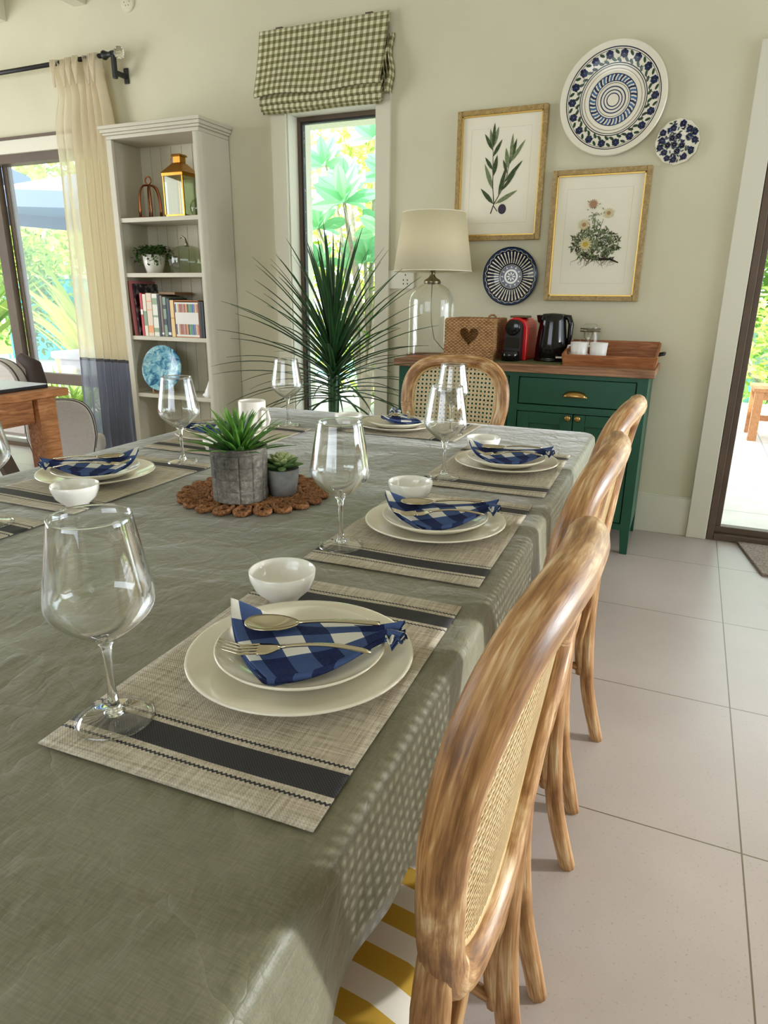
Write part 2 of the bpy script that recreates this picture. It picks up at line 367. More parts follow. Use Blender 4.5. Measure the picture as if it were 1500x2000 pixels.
M['ink_navy'] = simple('navy_glaze', S(18,24,50), .15)
M['ink_green'] = simple('green_glaze', S(40,66,44), .2)
M['ink_mid'] = simple('denim_glaze', S(60,104,150), .15)
M['ink_brown'] = simple('brown_glaze', S(120,84,52), .2)
M['pr_green'] = mottled('printed_leaf_green', S(36,52,26), S(78,94,54), 120, .8)
M['pr_green2'] = mottled('printed_leaf_pale', S(96,112,76), S(132,140,100), 120, .8)
M['pr_dark'] = simple('printed_dark_stem', S(52,40,24), .8)
M['pr_plum'] = simple('printed_plum', S(46,36,58), .6)
M['pr_yellow'] = simple('printed_yellow', S(196,166,60), .8)
M['pr_white'] = simple('printed_petal', S(206,194,146), .8)
M['pr_pink'] = simple('printed_pink_brown', S(170,128,96), .8)

# ------------------------------------------------------------------ room shell
YB = 3.70; ZC = 3.15; XL = -6.0; XR = 3.0; YR = -3.6
def slab(name, a, b, m, parent=None): return MB().box(a, b).build(name, m, parent)
struct(slab('floor', (XL-.15, YR-.15, -.1), (XR+.15, YB+.18, 0), M['floor']))
WZ = (-2.257, -1.695, 2.168)          # narrow window opening x0,x1,top (reaches the floor)
LD = (-5.9, -3.43, 2.10)              # left sliding door opening
RD = (.205, 2.75, 2.16)               # right sliding door opening
b = MB()
def wseg(x0, x1, z0, z1): b.box((x0, YB, z0), (x1, YB+.24, z1))
wseg(XL, LD[0], 0, ZC); wseg(LD[0], LD[1], LD[2], ZC); wseg(LD[1], WZ[0], 0, ZC); wseg(WZ[0], WZ[1], WZ[2], ZC)
wseg(WZ[1], RD[0], 0, ZC); wseg(RD[0], RD[1], RD[2], ZC); wseg(RD[1], XR, 0, ZC)
struct(b.build('wall_back', M['wall']))
b = MB(); b.box((XR, YR, 0), (XR+.15, YB+.18, .3)).box((XR, YR, .3), (XR+.15, 1.5, 2.5)).box((XR, 3.5, .3), (XR+.15, YB+.18, 2.5)).box((XR, YR, 2.5), (XR+.15, YB+.18, ZC))
struct(b.build('wall_right', M['wall']))
b = MB(); b.box((XL-.15, YR, 0), (XL, -.3, 2.5)).box((XL-.15, 2.7, 0), (XL, YB+.18, 2.5)).box((XL-.15, YR, 2.5), (XL, YB+.18, ZC)).box((XL-.15, -.3, 0), (XL, 2.7, .4))
struct(b.build('wall_left', M['wall']))
b = MB(); b.box((XL, YR-.15, 0), (-3.0, YR, ZC)).box((.6, YR-.15, 0), (XR, YR, ZC)).box((-3.0, YR-.15, 2.75), (.6, YR, ZC)).box((-3.0, YR-.15, 0), (.6, YR, 1.0))
struct(b.build('wall_rear', M['wall']))
struct(slab('ceiling', (XL-.15, YR-.15, ZC), (XR+.15, YB+.18, ZC+.1), M['ceil']))
for k, x in enumerate((-5.10, -4.405, -3.71, -3.02, -2.32, -1.62)):
    if x > -3.2: x0 = x
    o = slab('trim_%d' % (k+1), (x-.045, YR, 2.87), (x+.045, YB-.001, ZC-.001), M['ceil']); struct(o)
# baseboards
struct(MB().box((WZ[1]+.11, YB-.018, 0), (.108, YB-.0005, .2)).box((WZ[1]+.11, YB-.012, .2), (.108, YB-.0005, .207)).build('baseboard_back', M['trim'], bevel=.002))
# right door casing and frame
def n_struct(b, name, m, parent=None, **k):
    o = b.build(name, m, parent, **k)
    if parent is None: struct(o)
    return o
d1 = thing('door_1', (0, 0, 0), None, None); d1['kind'] = 'structure'
b = MB().box((.108, YB-.03, 0), (.203, YB-.0005, 2.235)).box((.2035, YB-.03, 2.142), (2.85, YB-.0005, 2.235)); n_struct(b, 'casing', M['trim'], d1, bevel=.003)
b = MB().box((.206, YB-.02, 0), (.238, YB+.1, 2.14)).box((.2385, YB+.01, .0705), (.266, YB+.06, 2.0995)).box((.2385, YB-.02, 0), (2.7, YB+.1, .0345)).box((.2385, YB+.01, .035), (2.7, YB+.06, .07)).box((.2385, YB-.02, 2.1), (2.7, YB+.1, 2.14))
n_struct(b, 'door_frame', M['frame'], d1, bevel=.003)
n_struct(MB().box((.266, YB+.03, .07), (2.68, YB+.036, 2.1)), 'pane', M['pane'], d1)
# narrow window
w1 = thing('window_1', (0, 0, 0), None, None); w1['kind'] = 'structure'
x0, x1, zt = WZ
b = MB().box((x0-.095, YB-.022, 0), (x0, YB-.0005, zt-.0005)).box((x1, YB-.022, 0), (x1+.085, YB-.0005, zt-.0005)).box((x0-.095, YB-.022, zt), (x1+.085, YB-.0005, zt+.05))
n_struct(b, 'casing', M['casing'], w1)
b = MB().box((x0+.0005, YB+.0, 0), (x0+.006, YB+.0995, zt)).box((x1-.006, YB+.0, 0), (x1-.0005, YB+.0995, zt)).box((x0+.0065, YB, zt-.006), (x1-.0065, YB+.0995, zt-.0005)); n_struct(b, 'reveal', M['reveal'], w1)
b = MB().box((x0+.006, YB+.10, 0), (x0+.028, YB+.14, zt-.0305)).box((x1-.028, YB+.10, 0), (x1-.006, YB+.14, zt-.0305)).box((x0+.006, YB+.10, zt-.03), (x1-.006, YB+.14, zt-.006)).box((x0+.029, YB+.10, 0), (x1-.029, YB+.14, .05))
n_struct(b, 'window_frame', M['frame'], w1)
b = MB().box((x0+.0285, YB+.105, .0505), (x0+.038, YB+.135, zt-.041)).box((x0+.0285, YB+.105, zt-.0405), (x1-.0285, YB+.135, zt-.0305)); n_struct(b, 'gasket', M['frame_dark'], w1)
n_struct(MB().box((x0+.0385, YB+.117, .051), (x1-.0285, YB+.123, zt-.041)), 'pane', M['pane'], w1)
b = MB().box((x0+.0005, YB+.1405, 0), (x0+.012, YB+.245, zt)).box((x1-.012, YB+.1405, 0), (x1-.0005, YB+.245, zt)).box((x0+.0125, YB+.1405, zt-.008), (x1-.0125, YB+.245, zt-.0005)); n_struct(b, 'outer_reveal', M['reveal'], w1)
# left sliding door, brown frame
d2 = thing('door_2', (0, 0, 0), None, None); d2['kind'] = 'structure'
x0, x1, zt = LD
b = MB().box((x0-.06, YB-.022, zt+.0), (x1+.06, YB-.0005, zt+.085)).box((x1, YB-.022, 0), (x1+.07, YB-.0005, zt)); n_struct(b, 'casing', M['trim'], d2, bevel=.003)
n_struct(MB().box((x0, YB-.03, zt+.082), (x1+.06, YB-.02, zt+.10)), 'header_bead', M['frame'], d2)  # thin brown strip along the casing top
b = MB().box((x0, YB, zt-.055), (x1, YB+.1, zt)).box((x0, YB, 0), (x1, YB+.1, .035)).box((x1-.05, YB, 0), (x1, YB+.1, zt))
for xm in (-4.72,): b.box((xm-.045, YB, .03), (xm+.045, YB+.05, zt-.05)).box((xm+.05, YB+.05, .03), (xm+.09, YB+.1, zt-.05))
b.box((-4.68, YB+.03, .52), (x1-.05, YB+.08, .60)).box((x0, YB+.0, .52), (-4.76, YB+.05, .60)); n_struct(b, 'door_frame', M['frame'], d2, bevel=.002)
n_struct(MB().box((-4.63, YB+.05, .035), (x1-.05, YB+.056, zt-.055)).box((x0, YB+.02, .035), (-4.765, YB+.026, zt-.055)), 'pane', M['pane'], d2)
# faint round vent on the wall, wall socket
v = thing('wall_vent', (-3.333, YB, 2.837), 'faint round vent high on the wall above the curtain rod end', 'vent')
MB().lathe([(.052, 0), (.052, .008), (.044, .012), (.0001, .012)], 32, axis='y').build('rim', M['wall'], v, smooth=True)
b = MB()
for k in range(6): a = k*PI/3; b.lathe([(.003, .012), (.003, .0128), (.0001, .0128)], 8, c=(.02*math.cos(a), 0, .02*math.sin(a)), axis='y')
b.build('hole', M['frame'], v)
s_ = thing('wall_socket', (-1.545, YB, 1.275), 'white wall socket half hidden behind the lamp shade edge', 'socket')
MB().box((-.085, -.012, -.05), (.085, 0, .05)).build('plate', M['wallplate'], s_, bevel=.004)
b = MB()
for dx, dz in ((.035, .025), (.023, -.002), (.047, -.002), (.023, -.022), (.047, -.022)): b.box((dx-.003, -.0125, dz-.004), (dx+.003, -.012, dz+.004))
b.build('socket_hole', M['black_matte'], s_)

# ------------------------------------------------------------------ roman blind
bl = thing('roman_blind', (-2.0, YB, 2.2), 'green and cream gingham roman blind folded up above the narrow window', 'blind')
def uvgrid(name, fn, uvf, nu, nv, m, parent, solid=0, smooth=True, subd=0):
    b = MB(); b.grid(fn, nu, nv); o = b.build(name, m, parent, smooth=smooth, solid=solid, subd=subd)
    me = o.data; ul = me.uv_layers.new(name='UVMap')
    for p in me.polygons:
        for li in p.loop_indices:
            vi = me.loops[li].vertex_index; i = vi % (nu+1); j = vi//(nu+1); ul.data[li].uv = uvf(i/nu, j/nv)
    return o
# main folded sheet: hangs from the head rail, flares out into a pouch, then smaller folds beneath
prof = [(-.035, .362), (-.042, .30), (-.055, .22), (-.078, .12), (-.098, .05), (-.10, .035), (-.088, .03), (-.06, .05)]
def sheet(prof, xa, xb, wob, sd):
    L = [0]
    for k in range(1, len(prof)): L.append(L[-1]+math.hypot(prof[k][0]-prof[k-1][0], prof[k][1]-prof[k-1][1]))
    def at(v):
        s = v*L[-1]; k = 0
        while k < len(prof)-2 and L[k+1] < s: k += 1
        f = (s-L[k])/(L[k+1]-L[k]); return [prof[k][i]*(1-f)+prof[k+1][i]*f for i in (0, 1)]
    def fn(u, v):
        y, z = at(v); k = v**1.2
        x = xa+(xb-xa)*u
        x += (-.03*(1-u)*v*.5 - .028*u*v)
        return (x, y-.012*k*math.sin(u*5+sd)*wob, z+.008*k*math.sin(u*9+sd)*wob)
    return fn, lambda u, v: ((xa+(xb-xa)*u), v*L[-1])
fn, uf = sheet(prof, -.395, .385, 1, 0); uvgrid('front_panel', fn, uf, 40, 30, M['blind'], bl, .003)
for k, (dz, dy) in enumerate(((-.012, .0), (-.04, .012), (-.052, .024))):
    pr = [(-.05+dy, .09+dz), (-.085+dy, .035+dz), (-.088+dy, .008+dz), (-.075+dy, .0+dz), (-.045+dy, .03+dz), (-.02, .08+dz)]
    fn, uf = sheet(pr, -.375+k*.004, .375-k*.004, .7, k); uvgrid('fold', fn, uf, 40, 14, M['blind'], bl, .003)
MB().box((-.383, -.033, .325), (.372, -.001, .358)).build('head_rail', M['blind'], bl)
for k in range(3):
    b = MB(); b.grid(lambda u, v: (.374+.012*k+.008*math.sin(v*9+k), -.006-.07*u*(.35+.65*math.sin(min(1, v*1.3)*PI/2)), .26-.26*v+.01*math.sin(u*7)), 8, 24); o_ = b.build('side_fold', M['blind'], bl, smooth=True, solid=.003)
    ul = o_.data.uv_layers.new(name='UVMap')
    for p_ in o_.data.polygons:
        for li in p_.loop_indices: c_ = o_.data.vertices[o_.data.loops[li].vertex_index].co; ul.data[li].uv = (c_.y*1.0, c_.z)
for x in (-.27, .27): MB().box((x-.02, -.036, .355), (x+.02, -.001, .37)).build('bracket', M['frame'], bl)

# ------------------------------------------------------------------ curtain and rod
rod = thing('curtain_rod', (0, 3.6, 2.553), 'black curtain rod with a glass ball finial above the sliding door', 'curtain rod')
MB().tube([(-5.9, 0, 0), (-3.42, 0, 0)], .013, 12).build('pole', M['black_matte'], rod, smooth=True)
MB().lathe([(.001, 0), (.024, 0), (.026, .01), (.017, .03), (.013, .05), (.018, .07), (.0135, .075), (.0001, .075)], 20).build('socket', M['black_matte'], rod, smooth=True).matrix_local = Matrix.Translation((-3.47, 0, 0)) @ Matrix.Rotation(PI/2, 4, 'Y')
MB().box((-3.405, -.012, -.13), (-3.38, .012, .015)).box((-3.405, .0121, -.11), (-3.38, .0899, -.085)).box((-3.41, .09, -.135), (-3.375, .0995, -.05)).build('bracket', M['black_matte'], rod, bevel=.003)
f = MB().blob((-3.345, 0, 0), .034, 6).build('finial', M['glass_solid'], rod)
cu = thing('curtain', (-3.7, 3.6, 0), 'cream linen curtain with a grey bottom band beside the bookshelf', 'curtain')
def cfn(u, v):
    z = 2.57-v*2.56
    xl = -.245+.055*math.exp(-((v-.065)/.05)**2)*1.2-.02*v-(.06*v*v); xr = .205-.0*v+ .035*min(1, v*6) - .015*math.exp(-((v-.065)/.04)**2)
    if v < .06: xl -= .01*(1-v/.06)
    x = xl+(xr-xl)*u
    amp = .018+.026*min(1, v*3)
    if v > .08: amp *= .35+.65*min(1, max(0, (u-.2)/.15))
    ph = u*2*PI*(7.0)+1.3*math.sin(u*8+v*1.2)
    return (x+.012*math.sin(ph*2+1)*min(1, v*4), amp*math.sin(ph)-.0+.01*math.sin(u*31)*(v < .07), z)
o = MB().grid(cfn, 180, 60).build('cloth', M['curtain'], cu, smooth=True)
def lfn(u, v):
    x, y, z = cfn(.30+.69*u, .03+.965*v); return (x, y*.7+.022, z)
MB().grid(lfn, 120, 40).build('blocking_layer', M['curtain'], cu, smooth=True)  # unseen second layer, added to block light through the pleated part
# keep the colour bands in world height: object z equals world z because the empty stands on the floor
b = MB()
for k in range(6):
    u = (k+.5)/6; x, y, z = cfn(u, .062)
    for d in (-.008, 0, .008): b.tube([(x+d*2.2, y-.02, 2.56), (x+d*1.4, y-.03, 2.50), (x+d*.5, y-.026, z)], [.007, .008, .004], 6)
b.build('pinch_pleat', M['curtain'], cu, smooth=True)

# ------------------------------------------------------------------ bookshelf
XS0, XS1, YF = -3.345, -2.66, 3.42
sh = thing('bookshelf', ((XS0+XS1)/2, 3.56, 0), 'tall putty grey open bookshelf standing between curtain and narrow window', 'bookshelf')
cx = (XS0+XS1)/2; hw = (XS1-XS0)/2
def lb(b, x0, y0, z0, x1, y1, z1, mi=0): return b.box((x0-cx, y0-3.56, z0), (x1-cx, y1-3.56, z1), mi)
b = MB(); lb(b, XS0, YF+.0205, 0, XS0+.02, 3.695, 2.054); lb(b, XS1-.02, YF+.0505, 0, XS1, 3.695, 2.054); b.build('side_panel', M['shelf'], sh, bevel=.002)
b = MB(); lb(b, XS0, YF, 0, XS0+.04, YF+.02, 2.054); b.build('stile', M['shelf'], sh, bevel=.002)
# right stile with a rounded outer corner
b = MB(); n = 8; ring = [(XS1-.045, YF)]+[(XS1-.03+.03*math.sin(PI/2*k/n), YF+.03-.03*math.cos(PI/2*k/n)) for k in range(n+1)]+[(XS1, YF+.05), (XS1-.045, YF+.05)]
bot = [(x-cx, y-3.56, 0) for x, y in ring]; tp = [(x-cx, y-3.56, 2.054) for x, y in ring]; m = len(ring)
b.add(bot+tp, [(k, (k+1) % m, m+(k+1) % m, m+k) for k in range(m)]+[tuple(range(m-1, -1, -1)), tuple(range(m, 2*m))]); b.build('stile', M['shelf'], sh, smooth=False)
b = MB(); lb(b, XS0+.02, 3.68, 0, XS1-.02, 3.695, 2.06)
for k in range(1, 8): lb(b, XS0+.02+k*.081-.0012, 3.679, .1, XS0+.02+k*.081+.0012, 3.6805, 2.05, 1)
b.build('back_panel', [M['shelf_dark'], simple('groove_shadow', S(150,144,122), .8)], sh)
SZ = [1.625, 1.308, .928, .562]
for z in SZ:
    b = MB(); lb(b, XS0+.02, YF+.012, z-.025, XS1-.02, 3.68, z); b.build('shelf', M['shelf'], sh, bevel=.002)
b = MB(); lb(b, XS0+.02, YF+.01, 0, XS1-.02, 3.68, .09); b.build('plinth', M['shelf'], sh)
b = MB(); lb(b, XS0, YF, 2.055, XS1, 3.695, 2.0749); lb(b, XS0-.012, YF-.012, 2.075, XS1+.012, 3.695, 2.0879); lb(b, XS0-.022, YF-.022, 2.088, XS1+.022, 3.695, 2.1059); lb(b, XS0-.03, YF-.03, 2.106, XS1+.03, 3.695, 2.125)
b.build('cornice', M['shelf'], sh, bevel=.003, seg=2)

# --- lantern on the top shelf
zs = SZ[0]
la = thing('lantern', (-2.90, 3.53, zs), 'brass roofed glass lantern standing on the top shelf', 'lantern', R(0))
s = .07; b = MB().box((-s, -s, 0), (s, s, .012)); b.build('base', M['lantern_brass'], la)
for sx in (-1, 1):
    for sy in (-1, 1): MB().box((sx*s-.004, sy*s-.004, .012), (sx*s+.004, sy*s+.004, .225)).build('post', M['lantern_brass'], la)
MB().box((-s+.004, -s-.001, .012), (s-.004, -s+.001, .22)).box((-s+.004, s-.001, .012), (s-.004, s+.001, .22)).box((s-.001, -s+.004, .012), (s+.001, s-.004, .22)).box((-s-.001, -s+.004, .012), (-s+.001, s-.004, .22)).build('pane', M['glass_green'], la)
b = MB(); q = s+.008; b.box((-q, -q, .22), (q, q, .238))
def sq(h, z): return [(-h, -h, z), (h, -h, z), (h, h, z), (-h, h, z)]
b.hexa(sq(q+.004, .238), sq(.03, .295)); b.build('roof', M['lantern_brass'], la, bevel=.002)
MB().hexa(sq(.026, .295), sq(.026, .33)).hexa(sq(.036, .33), sq(.03, .342)).build('chimney', M['lantern_brass'], la, bevel=.002)
MB().tube([(-.036+.0, 0, .335)]+[(-.036-.03*math.sin(a), .0, .31+.025*math.cos(a)) for a in (0.3, .8, 1.3, 1.8, 2.3, 2.8)], .0022, 6).build('handle', M['copper'], la)
# --- copper cloche frame
cl = thing('copper_hoop_ornament', (-3.175, 3.56, zs), 'copper wire dome ornament with a ring on top on the top shelf', 'ornament')
b = MB()
for a in (0.3, .3+PI/3, .3+2*PI/3):
    pts = []
    for k in range(25):
        th = PI*k/24; r = .072*math.copysign(abs(math.cos(th))**.55, math.cos(th)); z = .195*abs(math.sin(th))**.6
        pts.append((r*math.cos(a), r*math.sin(a), z))
    b.tube(pts, .005, 8)
b.build('hoop', M['copper'], cl, smooth=True)
MB().tube([(.072*math.cos(2*PI*k/32), .072*math.sin(2*PI*k/32), .006) for k in range(32)], .006, 8, closed=True).build('base_ring', M['copper'], cl, smooth=True)
MB().tube([(.022*math.cos(2*PI*k/20), 0, .222+.022*math.sin(2*PI*k/20)) for k in range(20)], .004, 8, closed=True).build('top_ring', M['copper'], cl, smooth=True)
# --- small glass jar
def pumpkin(name, loc, r, h, label, cat, stem=True, mat='glass_green'):
    p = thing(name, loc, label, cat)
    prof = [(.3*r, 0), (.7*r, .04*h), (.95*r, .25*h), (r, .45*h), (.93*r, .68*h), (.65*r, .9*h), (.3*r, .98*h), (.12*r, .97*h)]
    MB().lathe(prof, 64, mod=lambda a, hh: 1-.035*abs(math.cos(a*6))).build('body', M[mat], p, smooth=True)
    if stem:
        MB().tube([(0, 0, h*.94), (0, 0, h*1.06), (-.008, 0, h*1.22), (-.03, 0, h*1.30), (-.045, 0, h*1.22)], [.016, .008, .005, .004, .0025], 8).build('stalk', M['pewter'], p, smooth=True)
    return p
pumpkin('glass_jar', (-2.775, 3.52, zs), .05, .10, 'small ribbed glass jar at the right end of the top shelf', 'jar', False)
pumpkin('glass_pumpkin', (-2.90, 3.54, SZ[1]), .115, .165, 'large green tinted glass pumpkin with curled stalk on the second shelf', 'ornament')
# --- ivy pot
iv = thing('potted_ivy', (-3.165, 3.54, SZ[1]), 'trailing green plant in a white pot on the second shelf', 'plant')
MB().lathe([(.0001, 0), (.048, 0), (.062, .05), (.073, .11), (.068, .11), (.058, .05), (.0001, .09)], 32).build('pot', M['porcelain_white'], iv, smooth=True)
def leafquad(b, p, d, n, L, W, mi=0, droop=.0):
    d = Vector(d).normalized(); n = Vector(n); s = d.cross(n)
    if s.length < 1e-4: s = Vector((1, 0, 0))
    s.normalize(); p = Vector(p); up = s.cross(d)
    pts = [p, p+d*L*.3+s*W*.32+up*L*.05, p+d*L*.6+s*W*.5-up*droop*L*.3, p+d*L*.85+s*W*.36-up*droop*L*.7, p+d*L-up*droop*L, p+d*L*.85-s*W*.36-up*droop*L*.7, p+d*L*.6-s*W*.5-up*droop*L*.3, p+d*L*.3-s*W*.32+up*L*.05]
    b.add(pts, [(0, 1, 2, 3, 4), (0, 4, 5, 6, 7)], mi)
b = MB(); rnd = random.Random(3)
for k in range(420):
    a = rnd.uniform(0, 2*PI); q = rnd.random(); r = .03+.10*q; z = .135+.03*rnd.random()-max(0, q-.35)*rnd.random()*.16
    if r > .07 and z < .11: r = max(r, .085)
    leafquad(b, (r*math.cos(a)*1.0, max(-.11, min(.12, r*math.sin(a)*.9)), z), (rnd.uniform(-1, 1), rnd.uniform(-1, 1), rnd.uniform(-.8, .3)), (0, -.4, 1), .024, .018)
b.build('foliage', M['ivy'], iv); b = MB()
for k in range(14):
    a = k*.45; b.tube([(0, 0, .09), (.05*math.cos(a), .05*math.sin(a), .14), (.088*math.cos(a), .08*math.sin(a), .10), (.095*math.cos(a), .085*math.sin(a), .05)], .0015, 4)
b.build('stem', M['stem'], iv)
# --- books
zb = SZ[2]
def book(x0, wd, h, dep, c, label, lean=0, band=None, y0=None, name='book', tall=None, mat=None):
    y = y0 if y0 is not None else YF+.035
    p = thing(name, (x0+wd/2, y, zb), label, 'book', group='books on the third shelf'); p.rotation_euler = (0, R(lean), 0)
    cm = mat or simple('book_cover', c, .5)
    MB().box((-wd/2, .0, 0), (-wd/2+.002, dep, h)).box((wd/2-.002, 0, 0), (wd/2, dep, h)).box((-wd/2, 0, 0), (wd/2, .002, h)).build('cover', cm, p, bevel=.0008)
    MB().box((-wd/2+.002, .003, .003), (wd/2-.002, dep-.003, h-.003)).build('pages', M['paper'], p)
    if band:
        bm_ = simple('spine_print', band[0], .5)
        for (z0, z1) in band[1]: MB().box((-wd/2+.0015, -.0006, z0*h), (wd/2-.0015, 0.0001, z1*h)).build('spine_print', bm_, p)
    return p
# big picture book lying against the left side, cover facing right
t = NT('dark_floral_cover'); n = t.noise(22, 3)
fl = t.set(Base_Color=t.ramp(n, [(.42, S(34,24,34)), (.5, S(58,46,58)), (.58, S(150,150,140)), (.62, S(44,60,44))]), Roughness=.4)
book(-3.296, .014, .335, .235, S(198,120,122), 'tall pink spined picture book with a dark flowered cover at the far left', -3, None, YF+.03)
o = thing('picture_book', (-3.272, YF+.045, zb), 'dark flowered picture book facing right beside the tall pink book', 'book', group='books on the third shelf')
MB().box((0, .0, 0), (.012, .23, .318)).build('cover', fl, o, bevel=.001); o.rotation_euler = (0, R(-4), 0)
bx = [(.012,.262,S(190,28,34),'bright red upright book right of the flowered cover',(S(240,230,220),((.5,.62),))),
      (.017,.255,S(226,214,190),'thin cream book next to the bright red one',(S(120,150,110),((.25,.6),))),
      (.027,.262,S(222,200,174),'thick beige book with orange foot of its spine',(S(226,150,88),((.08,.25),(.6,.62),(.8,.82)))),
      (.026,.258,S(222,222,206),'white patterned book with pale green spine',(S(140,160,120),((.1,.2),(.45,.5),(.75,.9)))),
      (.009,.252,S(26,46,60),'very thin dark blue book beside the white patterned one',None),
      (.012,.248,S(120,100,84),'thin brown book left of the sage green one',(S(230,230,220),((.05,.1),))),
      (.016,.24,S(124,146,128),'sage green book in the middle of the row',(S(30,50,60),((.3,.45),(.7,.8)))),
      (.016,.23,S(36,48,60),'slate blue book next to the sage green one',(S(230,230,226),((.05,.12),))),
      (.018,.222,S(226,192,130),'yellow cream book left of the boxed set',(S(190,140,80),((.5,.53),)))]
x = -3.235
for wd, h, c, lab, band in bx:
    wd *= 1.62
    book(x, wd, h, .17, c, lab, 0, band); x += wd+.0025
# boxed set of slim volumes
bs_x = x
box = thing('book_box', (x, YF+.035, zb), 'orange slipcase holding a row of slim books', 'slipcase')
BW = .186
MB().box((0, .004, 0), (BW, .17, .004)).box((0, .004, .216), (BW, .17, .22)).box((0, .004, 0), (.003, .17, .22)).box((BW-.003, .004, 0), (BW, .17, .22)).box((0, .166, 0), (BW, .17, .22)).build('case', simple('orange_card', S(206,122,58), .6), box)
sp = [S(60,80,120), S(226,222,210), S(196,150,90), S(150,60,60), S(150,90,80), S(190,140,120), S(160,70,60), S(216,150,70), S(30,44,40), S(90,150,80), S(70,130,120), S(50,90,150), S(90,110,170), S(225,180,110), S(190,120,110)]
nm = ['navy', 'white', 'tan', 'maroon', 'dusty red', 'rose', 'brick red', 'orange', 'black', 'green', 'teal', 'blue', 'lavender', 'yellow', 'salmon']
x += .0035
for k, c in enumerate(sp):
    wd = .0117; o = thing('slim_book', (x+wd/2, YF+.037, zb+.0045), 'slim %s and white book inside the orange slipcase' % nm[k], 'book', group='slim books in the slipcase')
    MB().box((-wd/2, 0, 0), (wd/2, .12, .205)).build('cover', simple('slim_cover', S(224,220,208), .5), o)
    sm_ = simple('slim_print', c, .5)
    for za, zb_ in ((.012, .075), (.145, .195)): MB().box((-wd/2+.001, -.0006, za), (wd/2-.001, .0002, zb_)).build('spine_print', sm_, o)
    x += .0119
x = bs_x+BW+.003
book(x, .018, .215, .17, S(20,20,22), 'black book standing right of the orange slipcase', 0)
book(x+.0185, .018, .215, .17, S(10,10,12), 'last black book at the right end of the row', 0)
# flat books behind/above
o = thing('flat_book', (-3.04, YF+.04, zb+.2535), 'brown book lying flat on top of the upright books', 'book')
MB().box((-.055, .02, 0), (.07, .19, .016)).build('cover', simple('brown_cover', S(134,98,60), .6), o, bevel=.002)
# --- blue plate on stand
pl = thing('display_plate', (-3.135, 3.50, SZ[3]), 'turquoise speckled plate upright on the fourth shelf', 'plate', R(8))
t = NT('turquoise_glaze'); n = t.noise(24, 4, None, .6, .8)
tm = t.set(Base_Color=t.ramp(n, [(.36, S(40,92,130)), (.46, S(96,160,190)), (.56, S(150,205,216)), (.68, S(206,232,232))]), Roughness=.15)
ob = MB().lathe([(.0001, 0), (.07, 0), (.10, .008), (.143, .02), (.147, .018), (.147, .014), (.10, -.004), (.0001, -.006)], 48, axis='y').build('dish', tm, pl, smooth=True)
ob.location = (0, 0, .16); ob.rotation_euler = (R(-12), 0, 0)
b = MB()
for sx in (-1, 1): b.tube([(sx*.05, -.055, .03), (sx*.05, -.05, .006), (sx*.05, .05, .006), (sx*.02, .045, .12)], .004, 6)
b.build('stand', M['outdoor_wood'], pl, smooth=True)
co = thing('white_shell', (-2.745, 3.47, SZ[3]), 'white seashell ornament at the right end of the fourth shelf', 'ornament')
b = MB().lathe([(.001, 0), (.03, .0), (.034, .02), (.026, .045), (.014, .075), (.005, .1), (.0001, .105)], 24, mod=lambda a, h: 1+.1*math.sin(a*5+h*60)); b.blob((-.03, 0, .014), .016, 6, sc_=(1.6, 1, .8)); b.build('body', M['white_cloth'], co, smooth=True)

# ------------------------------------------------------------------ green cabinet
CX, CY = -.757, 3.47
cab = thing('sideboard', (CX, CY, 0), 'dark green painted sideboard with wooden top under the framed prints', 'sideboard')
x0, x1, y0, y1 = -1.36-CX, -.15-CX, 3.262-CY, 3.675-CY
b = MB().box((x0+.0205, y0+.031, .13), (x1-.0205, y1-.011, .15)).box((x0, y0+.0305, .12), (x0+.02, y1-.0105, .8445)).box((x1-.02, y0+.0305, .12), (x1, y1-.0105, .8445)).box((x0, y1-.01, .12), (x1, y1, .8445)).box((x0+.0205, y0+.0305, .82), (x1-.0205, y1-.011, .8445))
b.build('carcass', M['green'], cab)
b = MB()
b.box((x0, y0, .12), (x0+.045, y0+.03, .845)).box((x1-.045, y0, .12), (x1, y0+.03, .845)).box((-.022, y0, .12), (.022, y0+.03, .845))
for p_, q_ in ((x0+.0452, -.0222), (.0222, x1-.0452)): b.box((p_, y0, .825), (q_, y0+.03, .845)).box((p_, y0, .662), (q_, y0+.03, .693)).box((p_, y0, .12), (q_, y0+.03, .15))
b.build('face_frame', M['green'], cab)
for sx, ax, bx_ in ((0, x0+.049, -.026), (1, .026, x1-.049)):
    d = MB().box((ax, y0+.003, .697), (bx_, y0+.02, .821)).build('drawer', M['green'], cab, bevel=.003)
    mx = (ax+bx_)/2; b = MB(); n = 12
    for j in range(5):
        pass
    b.grid(lambda u, v: (mx+.052*math.cos(PI*(1-u))*(1-.0*v), y0+.002-.026*math.sin(PI*u)**.6*math.sin(v*PI/2+.05), .742+.027*math.sin(PI*u)**.8*math.cos(v*PI/2)), 20, 8)
    b.box((mx-.055, y0-.001, .738), (mx+.055, y0+.003, .744)); b.build('handle', M['brass'], d, smooth=True, solid=.002)
    mid = (ax+bx_)/2
    for (p, q, kx) in ((ax, mid-.002, mid-.022), (mid+.002, bx_, mid+.024)):
        b = MB(); st = .055
        b.box((p, y0+.003, .154), (p+st, y0+.02, .658)).box((q-st, y0+.003, .154), (q, y0+.02, .658)).box((p+st, y0+.003, .603), (q-st, y0+.02, .658)).box((p+st, y0+.003, .154), (q-st, y0+.02, .21)).box((p+st, y0+.014, .2), (q-st, y0+.018, .61))
        dd = b.build('door', M['green'], cab, bevel=.003)
        MB().lathe([(.006, 0), (.006, .012), (.014, .016), (.0145, .024), (.009, .028), (.0001, .028)], 20, c=(kx, y0+.003, .642), axis='y').build('knob', M['brass'], dd, smooth=True)
